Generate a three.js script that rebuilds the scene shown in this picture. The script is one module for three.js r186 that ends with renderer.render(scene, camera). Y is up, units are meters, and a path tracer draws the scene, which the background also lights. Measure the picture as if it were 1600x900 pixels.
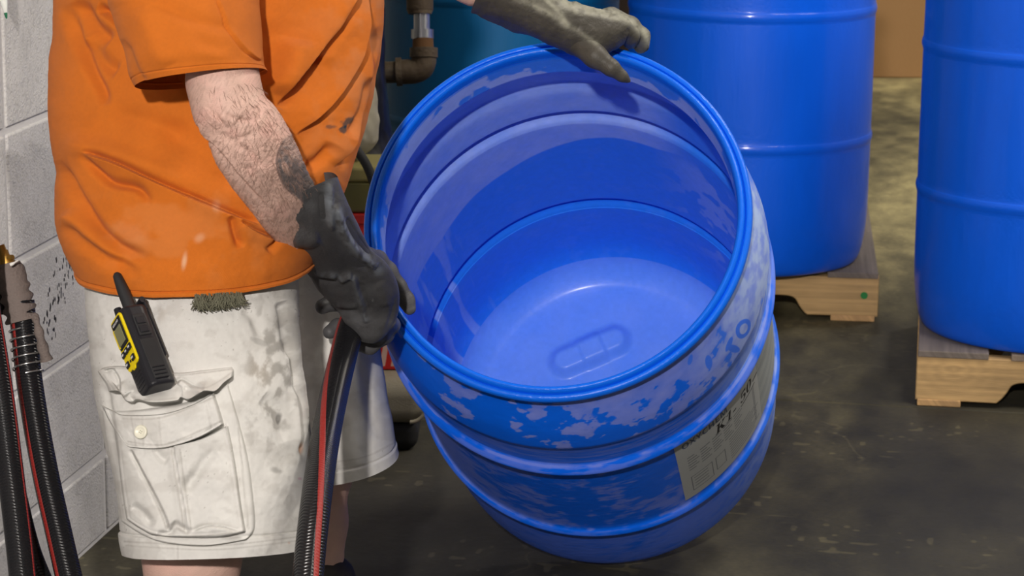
import * as THREE from 'three';
import { RoundedBoxGeometry } from 'three/addons/geometries/RoundedBoxGeometry.js';
import { mergeGeometries, mergeVertices } from 'three/addons/utils/BufferGeometryUtils.js';
import { RectAreaLightUniformsLib } from 'three/addons/lights/RectAreaLightUniformsLib.js';
import { MeshBVH } from 'three-mesh-bvh';

// ------------------------------------------------------------------ camera, light, exposure
const V = (x, y, z) => new THREE.Vector3(x, y, z);
const FOCAL = 4001.07, TILT = 0.2176, ROLL = -0.0097, EYE = 1.3596;
const scene = new THREE.Scene();
scene.background = new THREE.Color(0x0a0b0c);
const fw = V(0, -Math.sin(TILT), -Math.cos(TILT));
const up0 = V(0, Math.cos(TILT), -Math.sin(TILT)), rt0 = V(1, 0, 0);
const rt = rt0.clone().multiplyScalar(Math.cos(ROLL)).addScaledVector(up0, -Math.sin(ROLL));
const up = up0.clone().multiplyScalar(Math.cos(ROLL)).addScaledVector(rt0, Math.sin(ROLL));
const camera = new THREE.PerspectiveCamera(2 * Math.atan(450 / FOCAL) * 180 / Math.PI, 16 / 9, 0.05, 60);
camera.position.set(0, EYE, 0);
camera.quaternion.setFromRotationMatrix(new THREE.Matrix4().makeBasis(rt, up, fw.clone().negate()));

camera.focus = 3.4; camera.userData.fStop = 16;

const renderer = new THREE.WebGLRenderer({ antialias: true });
renderer.toneMapping = THREE.LinearToneMapping;
renderer.toneMappingExposure = 1.08;
renderer.shadowMap.enabled = true;
RectAreaLightUniformsLib.init();

const KEY = { at: V(-0.42, 2.62, 2.25), to: V(0.05, 0.6, -3.8), intensity: 84, color: 0xfff6ee };
const PANELS = [[0.3, -0.9, 3], [0.9, -4.1, 24], [2.4, -4.5, 22], [1.8, -8.2, 22], [-0.6, -9.6, 14]];   // room x, room z, radiance

// ------------------------------------------------------------------ helpers
let seed = 7;
const rnd = () => { seed = (seed * 1664525 + 1013904223) >>> 0; return seed / 4294967296; };
const rr = (a, b) => a + (b - a) * rnd();
const clamp = (x, a = 0, b = 1) => Math.min(b, Math.max(a, x));
const sst = (a, b, x) => { const t = clamp((x - a) / (b - a)); return t * t * (3 - 2 * t); };
const mix = (a, b, t) => a + (b - a) * t;
const hsh = (x, y, z) => { let h = Math.imul(x, 374761393) ^ Math.imul(y, 668265263) ^ Math.imul(z, 1274126177); h = Math.imul(h ^ (h >>> 13), 1274126177); return ((h ^ (h >>> 16)) >>> 0) / 4294967296; };
function vn(x, y, z = 0) {                                     // value noise, 0..1
  const ix = Math.floor(x), iy = Math.floor(y), iz = Math.floor(z);
  let u = x - ix, v = y - iy, w = z - iz; u *= u * (3 - 2 * u); v *= v * (3 - 2 * v); w *= w * (3 - 2 * w);
  const l = (dz) => mix(mix(hsh(ix, iy, iz + dz), hsh(ix + 1, iy, iz + dz), u), mix(hsh(ix, iy + 1, iz + dz), hsh(ix + 1, iy + 1, iz + dz), u), v);
  return w === 0 ? l(0) : mix(l(0), l(1), w);
}
const fbm = (x, y, z = 0, o = 4) => { let s = 0, a = 0.5, n = 0; for (let i = 0; i < o; i++) { s += a * vn(x, y, z + i * 17.3); n += a; x *= 2.03; y *= 2.03; z *= 2.03; a *= 0.5; } return s / n; };
const EYEV = camera.position;
const at = (px, py, Z) => EYEV.clone().addScaledVector(fw, Z).addScaledVector(rt, (px - 800) / FOCAL * Z).addScaledVector(up, (450 - py) / FOCAL * Z);   // a measured image point at depth Z
function seen(v) { const q = v.clone().sub(EYEV), z = q.dot(fw); return [800 + FOCAL * q.dot(rt) / z, 450 - FOCAL * q.dot(up) / z, z]; }
const used = {};
const numbered = (n) => { const k = (used[n] = (used[n] ?? -1) + 1); return k ? n + '_' + String(k).padStart(3, '0') : n; };
const shadow = (o) => o.traverse((m) => { if (m.isMesh) { m.castShadow = true; m.receiveShadow = true; } });
function thing(name, label, category, pos = V(0, 0, 0), group) {
  const o = new THREE.Group(); o.name = numbered(name); o.position.copy(pos); o.userData = { label, category };
  if (group) o.userData.group = group;
  scene.add(o); return o;
}
function part(parent, name, geo, m, label) {
  const o = new THREE.Mesh(geo, m); o.name = name; o.castShadow = o.receiveShadow = true;
  if (label) o.userData.label = label;
  parent.add(o); return o;
}
function struct(name, geo, m, parent = scene) { const o = new THREE.Mesh(geo, m); o.name = name; o.castShadow = o.receiveShadow = true; if (parent === scene || parent === room) o.userData.kind = 'structure'; parent.add(o); return o; }
function local(geo, origin) { return geo.clone().translate(-origin.x, -origin.y, -origin.z); }      // world geometry into a thing's own frame
const std = (o) => new THREE.MeshStandardMaterial(o), phy = (o) => new THREE.MeshPhysicalMaterial(o);
function dataTex(w, h, f, srgb = false, repeat = true) {
  const d = new Uint8Array(w * h * 4), c = [0, 0, 0];
  for (let j = 0; j < h; j++) for (let i = 0; i < w; i++) { f(i / w, j / h, c, i, j); const o = (j * w + i) * 4; d[o] = clamp(c[0]) * 255; d[o + 1] = clamp(c[1]) * 255; d[o + 2] = clamp(c[2]) * 255; d[o + 3] = 255; }
  const t = new THREE.DataTexture(d, w, h); t.magFilter = THREE.LinearFilter; t.minFilter = THREE.LinearMipmapLinearFilter; t.generateMipmaps = true;
  if (repeat) t.wrapS = t.wrapT = THREE.RepeatWrapping;
  if (srgb) t.colorSpace = THREE.SRGBColorSpace;
  t.needsUpdate = true; return t;
}
const per = (f, w) => (u, v) => { const a = f(u * w, v * w), b = f(u * w - w, v * w), c = f(u * w, v * w - w), d = f(u * w - w, v * w - w); return mix(mix(a, b, u), mix(c, d, u), v); };   // tileable noise
const fineN = dataTex(512, 512, (() => { const n = per((x, y) => fbm(x, y, 3, 4), 48); return (u, v, c) => { c[0] = c[1] = c[2] = n(u, v); }; })());
const blotN = dataTex(512, 512, (() => { const n = per((x, y) => fbm(x, y, 9, 5), 7); return (u, v, c) => { c[0] = c[1] = c[2] = n(u, v); }; })());
const rep = (t, s, s2 = s) => { const q = t.clone(); q.repeat.set(s, s2); q.needsUpdate = true; return q; };
const weaveN = dataTex(256, 256, (u, v, c, i, j) => { const a = Math.sin((i + j) * Math.PI / 4) * 0.5 + 0.5, n = hsh(i, j, 5); c[0] = c[1] = c[2] = 0.5 * a + 0.5 * n; });
const lin = (r, g, b) => new THREE.Color().setRGB(r, g, b);
// smooth chain through control rows
const cat = (p0, p1, p2, p3, t) => 0.5 * (2 * p1 + (p2 - p0) * t + (2 * p0 - 5 * p1 + 4 * p2 - p3) * t * t + (3 * p1 - p0 - 3 * p2 + p3) * t * t * t);
function rowAt(rows, t) { const n = rows.length - 1, x = clamp(t) * n, i = Math.min(n - 1, Math.floor(x)), f = x - i, g = (k, c) => rows[clamp(k, 0, n)][c] ?? 0; return rows[0].map((_, c) => cat(g(i - 1, c), g(i, c), g(i + 1, c), g(i + 2, c), f)); }
// distance to a polyline: [distance, signed side, parameter 0..1]
function toPoly(p, x, y) {
  let best = 1e9, side = 0, par = 0; const n = p.length - 1;
  for (let i = 0; i < n; i++) {
    const ax = p[i][0], ay = p[i][1], dx = p[i + 1][0] - ax, dy = p[i + 1][1] - ay, l = dx * dx + dy * dy, t = clamp(((x - ax) * dx + (y - ay) * dy) / l), ex = x - ax - t * dx, ey = y - ay - t * dy, d = Math.hypot(ex, ey);
    if (d < best) { best = d; side = Math.sign(dx * ey - dy * ex); par = (i + t) / n; }
  }
  return [best, side, par];
}
const spline = (pts, n = 24) => { const out = []; for (let i = 0; i <= n; i++) out.push(rowAt(pts, i / n)); return out; };
// cloth fold: a soft ridge on one side of a line and a sharp drop into a groove on the other
function makeFold(pts, amp, w, flip = 1, sharp = 2, taper = 0.25) {
  const p = spline(pts, 20); let x0 = 1e9, x1 = -1e9, y0 = 1e9, y1 = -1e9; const R = w * 5;
  for (const [x, y] of p) { x0 = Math.min(x0, x); x1 = Math.max(x1, x); y0 = Math.min(y0, y); y1 = Math.max(y1, y); }
  return (x, y) => {
    if (x < x0 - R || x > x1 + R || y < y0 - R || y > y1 + R) return 0;
    const [d, sd, t] = toPoly(p, x, y); if (d > R) return 0;
    const s = d * sd * flip, e = sst(0, taper, t) * sst(0, taper, 1 - t), k = sst(-sharp, sharp, s);
    const ridge = Math.exp(-Math.pow(d / (w * 2.4), 2)) * 0.7, groove = -0.75 * Math.exp(-Math.pow(d / (w * 0.75), 2)) - 0.15 * Math.exp(-Math.pow(d / (w * 2.2), 2));
    const end = (t <= 0 || t >= 1) ? Math.exp(-Math.pow(d / w, 2)) : 1;
    return amp * e * end * mix(ridge * 0.8, groove, k);
  };
}
const makeDent = (pts, amp, w, taper = 0.25) => { const p = spline(pts, 16); return (x, y) => { const [d, , t] = toPoly(p, x, y); return d > w * 3 ? 0 : amp * Math.exp(-d * d / (w * w)) * sst(0, taper, t + 0.02) * sst(0, taper, 1.02 - t); }; };
const sum = (list) => (x, y) => { let s = 0; for (const f of list) s += f(x, y); return s; };
// skin a surface over rows of measured left and right edges: [Lx, Ly, Rx, Ry, Z, half depth, far-side shift x, far-side shift y]
function loft(rows, { n = 96, m = 80, e = 1, D = fw, relief, color, caps = [0, 0], inside = 0, near = 0.66, dir = 1 } = {}) {
  const pos = new Float32Array((n + 1) * (m + 1) * 3), uv = new Float32Array((n + 1) * (m + 1) * 2), idx = [], col = color ? new Float32Array((n + 1) * (m + 1) * 3) : null, c = [1, 1, 1];
  let len = 0, last = null;
  const th = []; for (let i = 0; i <= n; i++) { const q = i / n; th.push(q < near ? Math.PI * (1 - q / near) : -Math.PI * (q - near) / (1 - near)); }
  for (let j = 0; j <= m; j++) {
    const [lx, ly, rx, ry, Z, d, bx = 0, by = 0] = rowAt(rows, j / m), L = at(lx, ly, Z), R = at(rx, ry, Z), C = L.clone().add(R).multiplyScalar(0.5), A = R.clone().sub(C), B = at((lx + rx) / 2 + bx, (ly + ry) / 2 + by, Z).sub(C);
    if (last) len += C.distanceTo(last); last = C;
    const shrink = 1 - inside;
    for (let i = 0; i <= n; i++) {
      const ct = Math.cos(th[i]), sn = Math.sin(th[i]), a = Math.sign(ct) * Math.pow(Math.abs(ct), e) * shrink, b = Math.sign(sn) * Math.pow(Math.abs(sn), e) * shrink;
      const p = C.clone().addScaledVector(A, a).addScaledVector(D, -d * b); if (sn < 0) p.addScaledVector(B, sn * sn);
      const o = (j * (n + 1) + i) * 3; pos[o] = p.x; pos[o + 1] = p.y; pos[o + 2] = p.z;
      uv[(j * (n + 1) + i) * 2] = i / n * (A.length() * 4 + 0.05); uv[(j * (n + 1) + i) * 2 + 1] = len;
    }
  }
  for (let j = 0; j < m; j++) for (let i = 0; i < n; i++) { const a = j * (n + 1) + i, b = a + 1, d = a + n + 1, f = d + 1; if (dir > 0) idx.push(a, d, b, b, d, f); else idx.push(a, b, d, b, f, d); }
  const g = new THREE.BufferGeometry(); g.setAttribute('position', new THREE.BufferAttribute(pos, 3)); g.setAttribute('uv', new THREE.BufferAttribute(uv, 2)); g.setIndex(idx);
  seamNormals(g, n, m);
  if (relief || color) {
    const nr = g.attributes.normal.array, v = V();
    for (let k = 0; k < pos.length / 3; k++) {
      const o = k * 3; v.set(pos[o], pos[o + 1], pos[o + 2]); const [x, y, z] = seen(v), facing = -(nr[o] * fw.x + nr[o + 1] * fw.y + nr[o + 2] * fw.z), u = (k % (n + 1)) / n, t = Math.floor(k / (n + 1)) / m;
      if (relief) { const h = relief(x, y, facing, u, t); pos[o] += nr[o] * h; pos[o + 1] += nr[o + 1] * h; pos[o + 2] += nr[o + 2] * h; }
      if (color) { c[0] = c[1] = c[2] = 1; color(x, y, facing, c, u, t); col[o] = c[0]; col[o + 1] = c[1]; col[o + 2] = c[2]; }
    }
    for (let j = 0; j <= m; j++) for (let q = 0; q < 3; q++) pos[(j * (n + 1) + n) * 3 + q] = pos[j * (n + 1) * 3 + q];
    seamNormals(g, n, m);
    if (color) g.setAttribute('color', new THREE.BufferAttribute(col, 3));
  }
  return g;
}
function seamNormals(g, n, m) {
  g.computeVertexNormals(); const nr = g.attributes.normal.array, v = V();
  for (let j = 0; j <= m; j++) { const a = j * (n + 1) * 3, b = a + n * 3; v.set(nr[a] + nr[b], nr[a + 1] + nr[b + 1], nr[a + 2] + nr[b + 2]).normalize(); for (const o of [a, b]) { nr[o] = v.x; nr[o + 1] = v.y; nr[o + 2] = v.z; } }
}
// round tube through points with a radius at each
function tube(pts, radius, { n = 20, m = 60, caps = true, twist = 0 } = {}) {
  const curve = new THREE.CatmullRomCurve3(pts), fr = curve.computeFrenetFrames(m, false), pos = [], uv = [], idx = [], nor = [], len = curve.getLength();
  const R = typeof radius === 'function' ? radius : () => radius;
  let ref = null;
  for (let j = 0; j <= m; j++) {
    const t = j / m, p = curve.getPointAt(t), T = fr.tangents[j]; let N = fr.normals[j].clone();
    if (ref) { N = ref.clone().addScaledVector(T, -ref.dot(T)).normalize(); } ref = N;
    const B = T.clone().cross(N);
    for (let i = 0; i <= n; i++) { const a = i / n * Math.PI * 2 + twist * t, q = N.clone().multiplyScalar(Math.cos(a)).addScaledVector(B, Math.sin(a)); nor.push(q.x, q.y, q.z); q.multiplyScalar(R(t)).add(p); pos.push(q.x, q.y, q.z); uv.push(i / n * Math.PI * 2 * R(0.5), t * len); }
  }
  for (let j = 0; j < m; j++) for (let i = 0; i < n; i++) { const a = j * (n + 1) + i, d = a + n + 1; idx.push(a, a + 1, d, a + 1, d + 1, d); }
  if (caps) for (const j of [0, m]) { const p = curve.getPointAt(j / m), T = fr.tangents[j], s = j ? 1 : -1, c = pos.length / 3; pos.push(p.x, p.y, p.z); nor.push(T.x * s, T.y * s, T.z * s); uv.push(0, 0); const c0 = c + 1; for (let i = 0; i <= n; i++) { const o = (j * (n + 1) + i) * 3; pos.push(pos[o], pos[o + 1], pos[o + 2]); nor.push(T.x * s, T.y * s, T.z * s); uv.push(0, 0); } for (let i = 0; i < n; i++) j ? idx.push(c, c0 + i, c0 + i + 1) : idx.push(c, c0 + i + 1, c0 + i); }
  const g = new THREE.BufferGeometry(); g.setAttribute('position', new THREE.Float32BufferAttribute(pos, 3)); g.setAttribute('normal', new THREE.Float32BufferAttribute(nor, 3)); g.setAttribute('uv', new THREE.Float32BufferAttribute(uv, 2)); g.setIndex(idx); return g;
}
// smooth union of tapered capsules meshed by surface nets. bones: [a, ra, b, rb]
function blob(bones, cell, k, relief) {
  const lo = V(1e9, 1e9, 1e9), hi = V(-1e9, -1e9, -1e9);
  for (const [a, ra, b, rb] of bones) { for (const [p, r] of [[a, ra], [b, rb]]) { lo.min(p.clone().subScalar(r + k + cell * 2)); hi.max(p.clone().addScalar(r + k + cell * 2)); } }
  const N = hi.clone().sub(lo).divideScalar(cell).ceil(), nx = N.x + 1, ny = N.y + 1, nz = N.z + 1, f = new Float32Array(nx * ny * nz).fill(1);
  const bs = bones.map(([a, ra, b, rb]) => ({ a, ra, rb, d: b.clone().sub(a), l: Math.max(1e-9, b.distanceToSquared(a)) }));
  const sdf = (x, y, z) => { let s = 1e3; for (const q of bs) { const X = x - q.a.x, Y = y - q.a.y, W = z - q.a.z, t = clamp((X * q.d.x + Y * q.d.y + W * q.d.z) / q.l), e = Math.hypot(X - t * q.d.x, Y - t * q.d.y, W - t * q.d.z) - mix(q.ra, q.rb, t); const h = Math.max(k - Math.abs(s - e), 0) / k; s = Math.min(s, e) - h * h * k * 0.25; } return s + (relief ? relief(x, y, z) : 0); };
  for (let z = 0; z < nz; z++) for (let y = 0; y < ny; y++) for (let x = 0; x < nx; x++) f[(z * ny + y) * nx + x] = sdf(lo.x + x * cell, lo.y + y * cell, lo.z + z * cell);
  const id = new Int32Array(nx * ny * nz).fill(-1), pos = [], idx = [], I = (x, y, z) => (z * ny + y) * nx + x;
  for (let z = 0; z < nz - 1; z++) for (let y = 0; y < ny - 1; y++) for (let x = 0; x < nx - 1; x++) {
    let cx = 0, cy = 0, cz = 0, c = 0; const val = (q) => f[I(x + (q & 1), y + ((q >> 1) & 1), z + (q >> 2))];
    for (let q = 0; q < 8; q++) for (const b of [1, 2, 4]) { if (q & b) continue; const v0 = val(q), v1 = val(q | b); if ((v0 < 0) === (v1 < 0)) continue; const t = v0 / (v0 - v1); cx += (q & 1) + (b === 1 ? t : 0); cy += ((q >> 1) & 1) + (b === 2 ? t : 0); cz += (q >> 2) + (b === 4 ? t : 0); c++; }
    if (c) { id[I(x, y, z)] = pos.length / 3; pos.push(lo.x + (x + cx / c) * cell, lo.y + (y + cy / c) * cell, lo.z + (z + cz / c) * cell); }
  }
  const quad = (a, b, c, d, fl) => { if (a < 0 || b < 0 || c < 0 || d < 0) return; fl ? idx.push(a, b, c, a, c, d) : idx.push(a, c, b, a, d, c); };
  for (let z = 1; z < nz - 1; z++) for (let y = 1; y < ny - 1; y++) for (let x = 1; x < nx - 1; x++) {
    const s = f[I(x, y, z)] < 0;
    if (s !== f[I(x + 1, y, z)] < 0) quad(id[I(x, y - 1, z - 1)], id[I(x, y, z - 1)], id[I(x, y, z)], id[I(x, y - 1, z)], s);
    if (s !== f[I(x, y + 1, z)] < 0) quad(id[I(x - 1, y, z - 1)], id[I(x - 1, y, z)], id[I(x, y, z)], id[I(x, y, z - 1)], s);
    if (s !== f[I(x, y, z + 1)] < 0) quad(id[I(x - 1, y - 1, z)], id[I(x, y - 1, z)], id[I(x, y, z)], id[I(x - 1, y, z)], s);
  }
  const nor = new Float32Array(pos.length), uv = new Float32Array(pos.length / 3 * 2), h = cell * 0.5, v = V();
  for (let i = 0; i < pos.length; i += 3) { const [x, y, z] = [pos[i], pos[i + 1], pos[i + 2]]; v.set(sdf(x + h, y, z) - sdf(x - h, y, z), sdf(x, y + h, z) - sdf(x, y - h, z), sdf(x, y, z + h) - sdf(x, y, z - h)).normalize(); nor[i] = v.x; nor[i + 1] = v.y; nor[i + 2] = v.z; uv[i / 3 * 2] = x + z * 0.7; uv[i / 3 * 2 + 1] = y + z * 0.3; }
  const g = new THREE.BufferGeometry(); g.setAttribute('position', new THREE.Float32BufferAttribute(pos, 3)); g.setAttribute('normal', new THREE.BufferAttribute(nor, 3)); g.setAttribute('uv', new THREE.BufferAttribute(uv, 2)); g.setIndex(idx); return g;
}
// where the line of sight through an image point meets a mesh's geometry
const bvhs = new Map(), ray = new THREE.Ray();
function touch(geo, px, py) {
  if (!bvhs.has(geo)) bvhs.set(geo, new MeshBVH(geo));
  ray.origin.copy(EYEV); ray.direction.copy(at(px, py, 1).sub(EYEV).normalize());
  const h = bvhs.get(geo).raycastFirst(ray, THREE.DoubleSide); return h;
}
// a panel of cloth lying on another surface: four edge curves in measured points, lifted by lift(s, t, x, y)
function patch(geo, top, right, bottom, left, N, M, lift, color, smooth = 2, edge = 0.03) {
  const T = (t) => rowAt(top, t), B = (t) => rowAt(bottom, t), Lf = (t) => rowAt(left, t), Rg = (t) => rowAt(right, t), pos = [], uv = [], idx = [], xy = [];
  const base = [], nb = [];
  for (let j = 0; j <= M; j++) for (let i = 0; i <= N; i++) {
    const s = i / N, t = j / M, a = T(s), b = B(s), c = Lf(t), d = Rg(t), q = [0, 1].map((k) => mix(a[k], b[k], t) + mix(c[k], d[k], s) - (mix(mix(top[0][k], top[top.length - 1][k], s), mix(bottom[0][k], bottom[bottom.length - 1][k], s), t)));
    xy.push(q); const h = touch(geo, q[0], q[1]); base.push(h ? h.point.clone() : null); nb.push(h ? h.face.normal.clone() : null);
  }
  const W = N + 1; let zs = base.map((p) => (p ? seen(p)[2] : NaN));
  for (let pass = 0; pass < 6; pass++) { const z2 = zs.slice(); for (let j = 0; j <= M; j++) for (let i = 0; i <= N; i++) { const k = j * W + i; if (isNaN(zs[k]) || pass > 2 - 2 + smooth) { if (!isNaN(zs[k])) continue; } let s = 0, c = 0; for (const [a, b] of [[1, 0], [-1, 0], [0, 1], [0, -1]]) { const x = i + a, y = j + b; if (x < 0 || y < 0 || x > N || y > M) continue; const z = zs[y * W + x]; if (!isNaN(z)) { s += z; c++; } } if (c) z2[k] = isNaN(zs[k]) ? s / c : mix(zs[k], s / c, 0.7); } zs = z2; }
  for (let j = 0; j <= M; j++) for (let i = 0; i <= N; i++) {
    const k = j * W + i, s = i / N, t = j / M, z = isNaN(zs[k]) ? 3 : zs[k], border = Math.min(s, 1 - s, t, 1 - t), ln = lift(s, t, xy[k][0], xy[k][1]), p = at(xy[k][0], xy[k][1], z - (border < 1e-6 ? -0.004 : ln));
    pos.push(p.x, p.y, p.z); uv.push(xy[k][0] / 1350, -xy[k][1] / 1350);
  }
  for (let j = 0; j < M; j++) for (let i = 0; i < N; i++) { const a = j * W + i, d = a + W; idx.push(a, d, a + 1, a + 1, d, d + 1); }
  const g = new THREE.BufferGeometry(); g.setAttribute('position', new THREE.Float32BufferAttribute(pos, 3)); g.setAttribute('uv', new THREE.Float32BufferAttribute(uv, 2)); g.setIndex(idx); g.computeVertexNormals();
  if (color) { const col = [], c = [1, 1, 1]; for (const [x, y] of xy) { c[0] = c[1] = c[2] = 1; color(x, y, 1, c); col.push(...c); } g.setAttribute('color', new THREE.Float32BufferAttribute(col, 3)); }
  return g;
}
const bx = (w, h, d, x = 0, y = 0, z = 0, r = 0.003) => new RoundedBoxGeometry(w, h, d, 1, Math.min(r, w / 2.1, h / 2.1, d / 2.1)).translate(x, y, z);
const cyl = (r0, r1, h, n = 24) => new THREE.CylinderGeometry(r0, r1, h, n);

// key light inferred from shadows, up left of the viewer; hung lamp body added
{
  const t = thing('unseen_key_lamp', 'unseen key light with an added lamp body hung above the viewer', 'lamp', KEY.at);
  const dirn = KEY.to.clone().sub(KEY.at).normalize(), q = new THREE.Quaternion().setFromUnitVectors(V(0, -1, 0), dirn);
  const hood = new THREE.LatheGeometry([[0.018, 0.10], [0.03, 0.095], [0.05, 0.07], [0.085, 0.0], [0.09, -0.01], [0.086, -0.01], [0.08, 0], [0.046, 0.066], [0.018, 0.09]].map(([a, b]) => new THREE.Vector2(a, b)), 32).applyQuaternion(q);
  part(t, 'lamp_shade', hood, std({ color: 0x777a7d, metalness: 0.7, roughness: 0.4, side: THREE.DoubleSide }));
  part(t, 'bulb', new THREE.SphereGeometry(0.03, 20, 14).translate(0, 0.01, 0).applyQuaternion(q), std({ color: 0xffffff, emissive: 0xfff3e0, emissiveIntensity: 3 }));
  part(t, 'cord', new THREE.CylinderGeometry(0.004, 0.004, 0.68, 8).translate(0, 0.44, 0), std({ color: 0x222222, roughness: 0.6 }));
  const s = new THREE.SpotLight(KEY.color, KEY.intensity, 0, 0.5, 0.5, 2);
  s.position.copy(KEY.at).addScaledVector(dirn, 0.05); s.target.position.copy(KEY.to); s.castShadow = true; s.shadow.radius = 3.6; s.shadow.mapSize.set(2048, 2048); s.name = 'key_lamp_beam'; scene.add(s, s.target);
}
const merge = (list) => mergeGeometries(list.some((g) => !g.index) ? list.map((g) => (g.index ? g.toNonIndexed() : g)) : list);
// ------------------------------------------------------------------ the room (turned 10 degrees to the line of sight)
const WA = 0.179, room = new THREE.Group(); room.name = 'room'; room.rotation.y = -WA; room.userData = { kind: 'group' }; scene.add(room);
const WX = -1.4176, WALLEND = -4.95, BACK = -12.2, FRONT = 2.6, RIGHT = 3.6, TOP = 3.4, FARL = -3.0;
const toRoom = (v) => v.clone().applyAxisAngle(V(0, 1, 0), WA), fromRoom = (v) => v.clone().applyAxisAngle(V(0, 1, 0), -WA);
// concrete floor in slabs with an open joint
// tone of the concrete at a place on the floor (room metres): paler towards the back, stained grey in front, brown by the wall
function concrete(X, Z, c) {
  const a = fbm(X * 1.6 + 9, Z * 0.7, 1, 5), b = fbm(X * 5.2 + 7, Z * 2.2, 2, 4), f = fbm(X * 22, Z * 11, 3, 4), g = vn(X * 210, Z * 210, 4);
  const far = sst(-5.1, -7.0, Z), mid = sst(-4.55, -5.1, Z), warm = clamp(sst(0.42, 0.58, fbm(X * 1.2 + 3, Z * 0.6 + 9, 5, 4)) * 0.35 + 0.75 * sst(0.7, 0.2, X) * sst(-3.5, -3.9, Z) + 0.35 * mid + 0.3 * far);
  let L = 0.212 + 0.20 * (a - 0.5) + 0.24 * (b - 0.5) + 0.14 * (f - 0.5) + 0.035 * (g - 0.5);
  L *= mix(1, 1.35, mid) * mix(1, 1.6, far);
  const stain = sst(0.46, 0.58, fbm(X * 2.2 + 20, Z * 0.9 + 5, 6, 4)) * (1 - far); L *= 1 - 0.34 * stain;
  const s1 = Math.abs(fbm(X * 2.2 + 40, Z * 2.2, 8, 4) - 0.5), scr = sst(0.006, 0.0, s1) * sst(0.5, 0.66, fbm(X * 6, Z * 6, 12, 3)) * 0.07, chip = sst(0.80, 0.88, vn(X * 55, Z * 55, 31)) * sst(0.55, 0.75, vn(X * 5, Z * 5, 33)) * 0.10;
  L += (scr + chip) * (1 - 0.5 * far);
  const p = stain * (1 - warm);
  c[0] = L * mix(1.0, 1.06, warm) * mix(1, 0.98, p); c[1] = L * mix(0.99, 0.99, warm) * mix(1, 0.96, p); c[2] = L * mix(0.99, 0.70, warm) * mix(1, 1.04, p);
}
const floorMap = (n, x0, z0, size) => { const t = dataTex(n, n, (u, v, c) => concrete(x0 + u * size, z0 - v * size, c), true, false); t.wrapS = t.wrapT = THREE.MirroredRepeatWrapping; t.userData.box = [x0, z0, size]; return t; };
const floorMs = [[1800, -1.45, -2.6, 3.0], [1200, -1.6, -4.4, 4.0], [512, -3.2, -7.0, 6.8]].map(([n, x0, z0, size]) => { const t = floorMap(n, x0, z0, size); return std({ map: t, roughness: 0.8, bumpMap: rep(fineN, size * 1.3), bumpScale: 0.0014, name: 'concrete' }); });
function slab(x0, x1, z0, z1, m) {
  const g = new RoundedBoxGeometry(x1 - x0 - 0.006, 0.2, z1 - z0 - 0.006, 1, 0.004).translate((x0 + x1) / 2, -0.1, (z0 + z1) / 2), p = g.attributes.position, uv = g.attributes.uv, [bx0, bz0, size] = m.map.userData.box;
  for (let i = 0; i < p.count; i++) uv.setXY(i, (p.getX(i) - bx0) / size, (bz0 - p.getZ(i)) / size);
  return g;
}
const floor = new THREE.Group(); floor.name = 'floor'; floor.userData = { kind: 'structure' }; room.add(floor);
const JOINT = (() => { const d = at(1330, 630.5, 1).sub(EYEV), k = -EYE / d.y; return toRoom(EYEV.clone().addScaledVector(d, k)).z; })();
[[JOINT, FRONT], [JOINT - 3.2, JOINT], [BACK, JOINT - 3.2]].forEach(([z0, z1], k) => { for (const [x0, x1] of [[FARL - 0.2, 2.05], [2.05, RIGHT + 0.2]]) struct('slab', slab(x0, x1, z0, z1, floorMs[k]), floorMs[k], floor); });
struct('slab_bed', new THREE.BoxGeometry(RIGHT - FARL + 0.6, 0.1, FRONT - BACK + 0.4).translate((RIGHT + FARL) / 2, -0.17, (FRONT + BACK) / 2), std({ color: 0x1a1917, roughness: 1 }), floor);
const paintM = std({ color: 0xb9b6ae, roughness: 0.9 });
struct('ceiling', new THREE.BoxGeometry(RIGHT - FARL + 0.8, 0.2, FRONT - BACK + 0.6).translate((RIGHT + FARL) / 2, TOP + 0.1, (FRONT + BACK) / 2), std({ color: 0xc9c7c0, roughness: 0.95 }), room);
struct('wall_right', new THREE.BoxGeometry(0.2, TOP, FRONT - BACK).translate(RIGHT + 0.1, TOP / 2, (FRONT + BACK) / 2), paintM, room);
struct('wall_back', new THREE.BoxGeometry(RIGHT - FARL + 0.4, TOP, 0.2).translate((RIGHT + FARL) / 2, TOP / 2, BACK - 0.1), paintM, room);
struct('wall_front', new THREE.BoxGeometry(RIGHT - WX + 0.4, TOP, 0.2).translate((RIGHT + WX) / 2, TOP / 2, FRONT + 0.1), paintM, room);
struct('wall_far_left', new THREE.BoxGeometry(0.2, TOP, WALLEND - BACK + 0.1).translate(FARL - 0.1, TOP / 2, (WALLEND + BACK) / 2), paintM, room);
struct('wall_return', new THREE.BoxGeometry(WX - FARL - 0.02, TOP, 0.2).translate((WX - 0.2 + FARL) / 2 - 0.01, TOP / 2, WALLEND + 0.1), paintM, room);
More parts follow.
